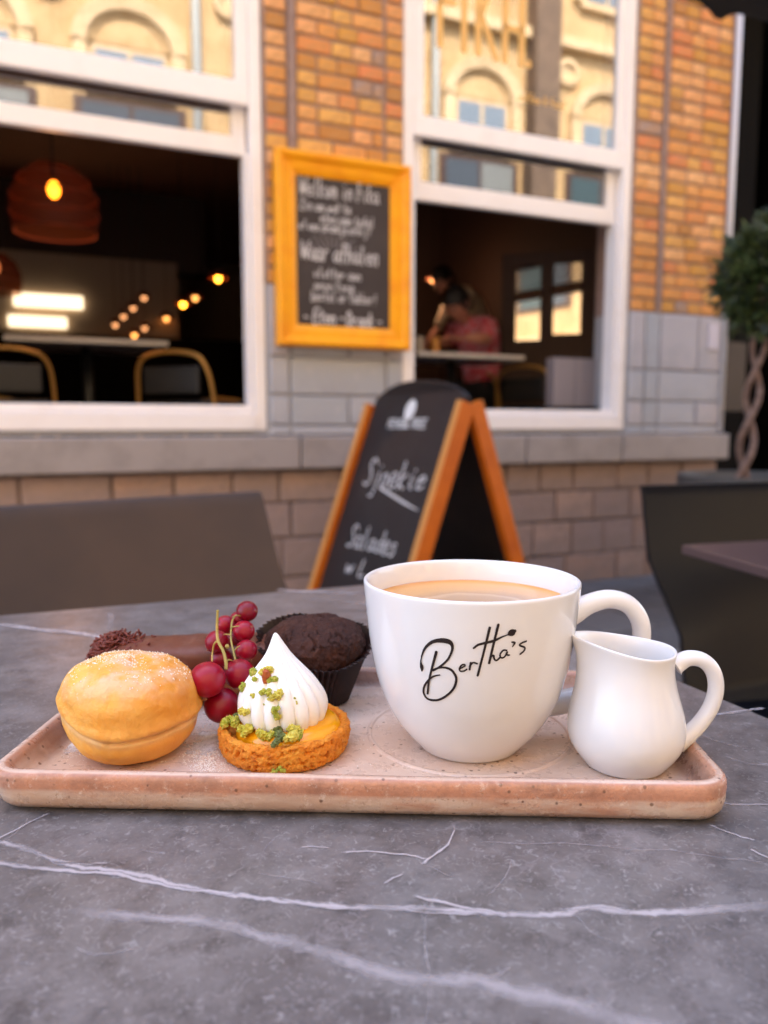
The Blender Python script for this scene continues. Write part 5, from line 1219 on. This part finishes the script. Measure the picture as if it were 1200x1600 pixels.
def merhit(px, py):
    d = ray(px, py); t = .25
    while t < .40:
        p = CAM + d * t; q = p - MC; h = q.z
        if 0 < h < .042:
            rr_ = 0
            for u, v in zip(P[:-1], P[1:]):
                if u.y <= h <= v.y: rr_ = u.x + (v.x - u.x) * (h - u.y) / max(1e-6, v.y - u.y)
            if math.hypot(q.x + .0028 * (h / .042) ** 2.2, q.y) < rr_: return p
        t += .0002
    return None
for (px, py, rp, mk) in ((391, 1050, 8, 'pist'), (397, 1062, 6, 'pist'), (380, 1074, 6, 'pist'), (422, 1047, 8, 'pist'), (424, 1062, 7, 'pist'), (413, 1080, 7, 'pist'), (434, 1084, 9, 'pist'), (396, 1087, 4, 'pist'), (383, 1112, 7, 'pist'), (433, 1112, 7, 'pist'), (434, 1120, 5, 'pist'), (462, 1090, 2, 'pist'), (465, 1098, 2, 'pist'), (412, 1100, 2, 'pist'), (438, 992, 3, 'pist')):
    p = merhit(px, py) or (merhit(px + 6, py) or onz(px, py, .78)); crumb('pistachio_crumb', p + Vector((0, -.0002, 0)), rp / F * .36, M[mk], tart, 4 if rp > 3 else 2)
p = merhit(416, 1056); m = MB(); m.sphere(p + Vector((0, -.001, 0)), .0027, 6, 4, lambda t_, a: 1 + .3 * noise.noise(Vector((a, t_, 2))), (.8, .7, 1.3)); m.build('nut_chip', M['nut'], tart)
for (px, py, rp, mk, z) in ((352, 1133, 8, 'pist', .0135), (367, 1128, 9, 'pist', .0140), (380, 1142, 9, 'pist', .0138), (390, 1138, 8, 'pist', .0140), (372, 1121, 7, 'pist2', .0140), (409, 1150, 9, 'pist', .0135), (421, 1147, 7, 'pist', .0140), (434, 1137, 10, 'pist2', .0150), (438, 1150, 9, 'pist2', .0138), (458, 1139, 8, 'pist', .0155), (455, 1152, 10, 'pist', .0138), (462, 1147, 7, 'pist', .0142), (430, 1160, 6, 'pist2', .0132), (357, 1124, 6, 'nut', .0135)):
    p = onz(px, py, SZ + z + .0015); crumb('pistachio_crumb', p, rp / F * .37, M[mk], tart, 5)
for (px, py) in ((430, 1205), (436, 1201), (425, 1209), (443, 1203)):
    p = onz(px, py, SZ + .0035); crumb('pistachio_crumb', p, .0011, M['pist'], tart, 3)
# ---------------------------------------------------------------- muffin
MU = Vector((-.0368, .3985, SZ))
muf = thing('chocolate_muffin', 'dark chocolate muffin in a pleated brown paper case behind the tart', 'muffin', MU)
M['case'] = mat('dark_brown_paper', (.018, .007, .006), .42, spec=.45, noise_=(60, (.040, .017, .013), .5, .7))
rg = []
lp = [(.0175, .0002), (.0178, .0008), (.0205, .0085), (.0236, .0175), (.0262, .0255), (.0286, .0325), (.0304, .0362)]
for r_, z in lp:
    ring = []
    for k in range(312):
        a = 2 * math.pi * k / 312; f_ = abs(((k / 312 * 52) % 1) * 2 - 1) - .5; top = z / .0362
        rr_ = r_ + f_ * .0022 * (.5 + .7 * top) + .0022 * top ** 3 * noise.noise(Vector((math.cos(a) * 2.2, math.sin(a) * 2.2, 0)))
        zz = z * (1 - .27 * max(0, -math.sin(a)) ** .7 * top ** 1.5) + top ** 4 * (.0045 * noise.noise(Vector((math.cos(a) * 1.9, math.sin(a) * 1.9, 5))) + .0022 * math.cos(a - 2.4)) 
        ring.append(MU + Vector((rr_ * math.cos(a), rr_ * math.sin(a), zz)))
    rg.append(ring)
m = MB(); m.rings(rg, cap=False); o = m.build('paper_case', M['case'], muf); so = o.modifiers.new('thick', 'SOLIDIFY'); so.thickness = .00025
def mufmat():
    return mat('chocolate_cake', (.050, .016, .010), .7, spec=.3, noise_=[(90, (.085, .028, .015), .45, .68), (300, (.028, .009, .006), .55, .72)], bump=(420, 1.0, .002))
dp_ = [(.0165, .004), (.0222, .0165), (.0252, .0232), (.0266, .0280), (.0268, .0318), (.0254, .0362), (.0217, .0398), (.0162, .0424), (.0097, .0437), (.004, .0443), (.0001, .0444)]
Q = smoothpts([Vector((a, z, 0)) for a, z in dp_], 7); rg = []
for q in Q:
    ring = []
    for k in range(300):
        a = 2 * math.pi * k / 300; v = Vector((q.x * math.cos(a), q.x * math.sin(a), q.y)); up_ = 1 if q.y > .03 else 0
        n1 = noise.noise(v * 95) * .0014 + noise.noise(v * 240) * .0008 + noise.noise(v * 560) * .00055 + noise.noise(v * 1100) * .0003
        cr_ = -.0026 * max(0, 1 - abs(noise.noise(v * 75 + Vector((3, 3, 3)) + Vector((noise.noise(v * 300), noise.noise(v * 300 + Vector((5, 5, 5))), 0)) * .35)) / .06) * max(0, min(1, .4 + 1.6 * noise.noise(v * 70))) * up_ * (q.y > .034)
        d = (Vector((math.cos(a), math.sin(a), .2)) if q.y < .036 else Vector((v.x * 18, v.y * 18, 1))).normalized()
        ring.append(MU + v + d * (n1 + cr_))
    rg.append(ring)
m = MB(); m.rings(rg); m.build('muffin_top', mufmat(), muf, smooth=True)
# chocolate chunk
p = MU + Vector((-.003, -.0125, .0392)); m = MB(); m.sphere(p, .0048, 12, 8, lambda t_, a: 1 + .35 * noise.noise(Vector((math.cos(a) * 1.5, math.sin(a) * 1.5, t_ * 2))), (1.2, .8, .6)); m.build('chocolate_chunk', mat('dark_chocolate', (.030, .011, .007), .6, spec=.25), muf, smooth=True)
# ---------------------------------------------------------------- eclair
ea, eb = Vector((-.134, .3935, SZ)), Vector((-.084, .3990, SZ)); ed_ = (eb - ea).normalized(); es = Vector((-ed_.y, ed_.x, 0)); EL = .112
ec = thing('chocolate_eclair', 'long chocolate iced eclair lying behind the doughnut, left end covered in chocolate strands', 'eclair', ea + ed_ * .045)
def ecl(prof, l0, l1, endr):
    rg = []; N_ = 40
    for i in range(N_ + 1):
        u = -1 + 2 * i / N_; x = (l0 + l1) / 2 + (l1 - l0) / 2 * math.copysign(abs(math.sin(u * math.pi / 2)), u); e = min(x - l0, l1 - x)
        s_ = math.sqrt(max(.0004, 1 - max(0, (endr - e) / endr) ** 2)); ring = []
        for (y, z) in prof:
            v = Vector((x, y, z)); n1 = .0008 * noise.noise(v * 110) + .0004 * noise.noise(v * 300)
            ring.append(ea + ed_ * x + es * (y * s_ + n1) + Vector((0, 0, (z - .012) * s_ + .012 + n1)))
        rg.append(ring)
    return rg
lowp = [(.0165 * math.cos(a) , .0140 + .0137 * math.sin(a)) for a in [2 * math.pi * k / 36 for k in range(36)]]
m = MB(); m.rings(ecl(lowp, -.020, EL - .02, .014)); m.build('choux', mat('choux_pastry', (.36, .14, .05), .6, noise_=(80, (.26, .09, .03), .45, .7), bump=(250, .5, .0008)), ec, smooth=True)
topp = [(.0172 * math.cos(a), .0235 + (.0102 if math.sin(a) > 0 else .0035) * math.copysign(abs(math.sin(a)) ** .5, math.sin(a))) for a in [2 * math.pi * k / 36 for k in range(36)]]
def ecl2():
    rg = []; N_ = 60; l0, l1, endr = -.019, EL - .021, .014
    for i in range(N_ + 1):
        u = -1 + 2 * i / N_; x = (l0 + l1) / 2 + (l1 - l0) / 2 * math.sin(u * math.pi / 2); e = min(x - l0, l1 - x)
        s_ = math.sqrt(max(.0004, 1 - max(0, (endr - e) / endr) ** 2)); ring = []
        for (y, z) in topp:
            v = Vector((x, y, z)); n1 = .0007 * noise.noise(v * 130) + (.0004 * noise.noise(v * 420))
            drip = -.0012 * noise.noise(Vector((x * 110, 0, 1 if y > 0 else 5))) if z < .0245 else 0
            ring.append(ea + ed_ * x + es * (y * s_ + n1) + Vector((0, 0, z + n1 - (1 - s_) * .006 + drip)))
        rg.append(ring)
    return rg
m = MB(); eg = ecl2(); m.rings(eg); m.build('chocolate_icing', mat('milk_chocolate_icing', (.15, .046, .026), .42, spec=.3, noise_=(120, (.17, .07, .05), .5, .75), bump=(260, .5, .0008)), ec, smooth=True)
m = MB(); re_ = random.Random(8)
for k in range(330):
    x = -.0175 + abs(re_.gauss(0, .0085)) if k < 310 else re_.uniform(0, .012)
    y = re_.uniform(-.0165, .0165); z = .0235 + .0108 * math.sqrt(max(0, 1 - (y / .0175) ** 2)) - .004 * max(0, (-.010 - x) / .008) + re_.uniform(0, .0035) * (k < 250) - .0003
    d = Vector((re_.gauss(0, 1), re_.gauss(0, 1), re_.gauss(0, .45))).normalized() * re_.uniform(.0016, .0028); p = ea + ed_ * x + es * y + Vector((0, 0, z))
    m.tube([p - d, p, p + d], [.0005, .00065, .0005], 6)
m.build('chocolate_strands', mat('chocolate_strands', (.16, .034, .022), .45, spec=.35), ec, smooth=True, props={'kind': 'stuff'})
# ---------------------------------------------------------------- redcurrants
def berrymat():
    m, t, b = newmat('redcurrant_skin'); N, L = t.nodes, t.links
    b.inputs['Roughness'].default_value = .36; b.inputs['Specular IOR Level'].default_value = .35; b.inputs['Subsurface Weight'].default_value = .55; b.inputs['Subsurface Radius'].default_value = (1, .05, .08); b.inputs['Subsurface Scale'].default_value = .006
    b.inputs['Coat Weight'].default_value = .12; b.inputs['Coat Roughness'].default_value = .12
    tc = N.new('ShaderNodeTexCoord'); n = N.new('ShaderNodeTexNoise'); n.inputs['Scale'].default_value = 140; L.new(tc.outputs['Object'], n.inputs[0])
    mx = N.new('ShaderNodeMix'); mx.data_type = 'RGBA'; L.new(n.outputs[0], mx.inputs[0]); mx.inputs[6].default_value = (.15, .0008, .011, 1); mx.inputs[7].default_value = (.28, .0015, .018, 1)
    oi = N.new('ShaderNodeObjectInfo'); hs = N.new('ShaderNodeHueSaturation'); mr = N.new('ShaderNodeMapRange'); mr.inputs[3].default_value = .7; mr.inputs[4].default_value = 1.45; L.new(oi.outputs['Random'], mr.inputs[0]); L.new(mr.outputs[0], hs.inputs['Value']); L.new(mx.outputs[2], hs.inputs['Color']); L.new(hs.outputs[0], b.inputs['Base Color']); return m
M['berry'] = berrymat(); M['stalk'] = mat('yellow_green_stalk', (.44, .30, .07), .5, noise_=(60, (.26, .26, .06), .4, .7)); M['calyx'] = mat('dried_calyx', (.30, .12, .07), .8)
rcb = thing('redcurrants', 'sprig of dark red currants on a yellow green stalk between the doughnut and the tart', 'redcurrants', onz(347, 1105, SZ + .002))
berries = [(324, 1062, 28.5, .352), (374, 1053, 24, .366), (347, 1102, 28, .360), (386, 955, 16.8, .392), (352, 976, 15, .402), (381, 986, 17, .386), (339, 1003, 18.5, .384), (385, 1016, 17, .378), (346, 1030, 17.5, .386), (362, 1000, 15, .402), (372, 968, 13, .41)]
bpos = []
for (px, py, rp, d) in berries:
    c = CAM + ray(px, py) * d; r_ = rp / F * d; bpos.append((c, r_))
    m = MB(); m.sphere(c, r_, 30, 20, None, (1, 1, .97)); bo_ = m.build('berry', M['berry'], rcb, smooth=True)
def calyx(i, dx, dy):
    c, r_ = bpos[i]; d = Vector((dx, -.45, dy)).normalized(); m = MB(); rr = random.Random(i); b0 = c + d * r_ * .97
    for k in range(5):
        m.tube([b0, b0 + (d * .7 + Vector((rr.uniform(-1, 1), rr.uniform(-1, 1), rr.uniform(-1, 1))) * .8) * r_ * .16], [r_ * .07, r_ * .03], 5)
    m.build('calyx', M['calyx'], rcb)
calyx(0, -.05, -.95); calyx(1, .5, -.8); calyx(3, .95, .1); calyx(4, -.3, .3); calyx(5, .8, .5); calyx(6, -.7, -.6); calyx(7, .55, -.75)
def st(pts, r0, r1):
    Q = smoothpts([CAM + ray(x, y) * d for x, y, d in pts], 6); n_ = len(Q); m.tube(Q, [(r0 + (r1 - r0) * i / (n_ - 1)) / F * .31 for i in range(n_)], 8)
m = MB(); st([(340, 955, .362), (339, 985, .362), (341, 1002, .360), (349, 1018, .358), (353, 1035, .356), (353, 1046, .355)], 2.4, 3.2)
m.sphere(CAM + ray(340, 955) * .362, .0008, 8, 6)
st([(341, 1001, .360), (335, 1006, .361), (332, 1020, .362), (331, 1034, .358)], 1.8, 1.6)
st([(369, 961, .388), (363, 970, .384), (361, 985, .378), (361, 1000, .374), (364, 1015, .371), (368, 1032, .368)], 1.5, 1.9); st([(363, 964, .384), (370, 962, .386), (377, 962, .388)], 1.3, 1.1)
st([(361, 980, .378), (368, 979, .378), (374, 978, .378)], 1.3, 1.1); st([(361, 992, .375), (353, 991, .380), (346, 993, .384)], 1.3, 1.1); st([(365, 1018, .371), (370, 1012, .371), (375, 1009, .371)], 1.2, 1.1); st([(366, 1034, .367), (358, 1031, .362), (354, 1034, .358)], 1.4, 1.4)
m.sphere(CAM + ray(355, 1010) * .366, .0011, 8, 6); m.build('stalk', M['stalk'], rcb, smooth=True)
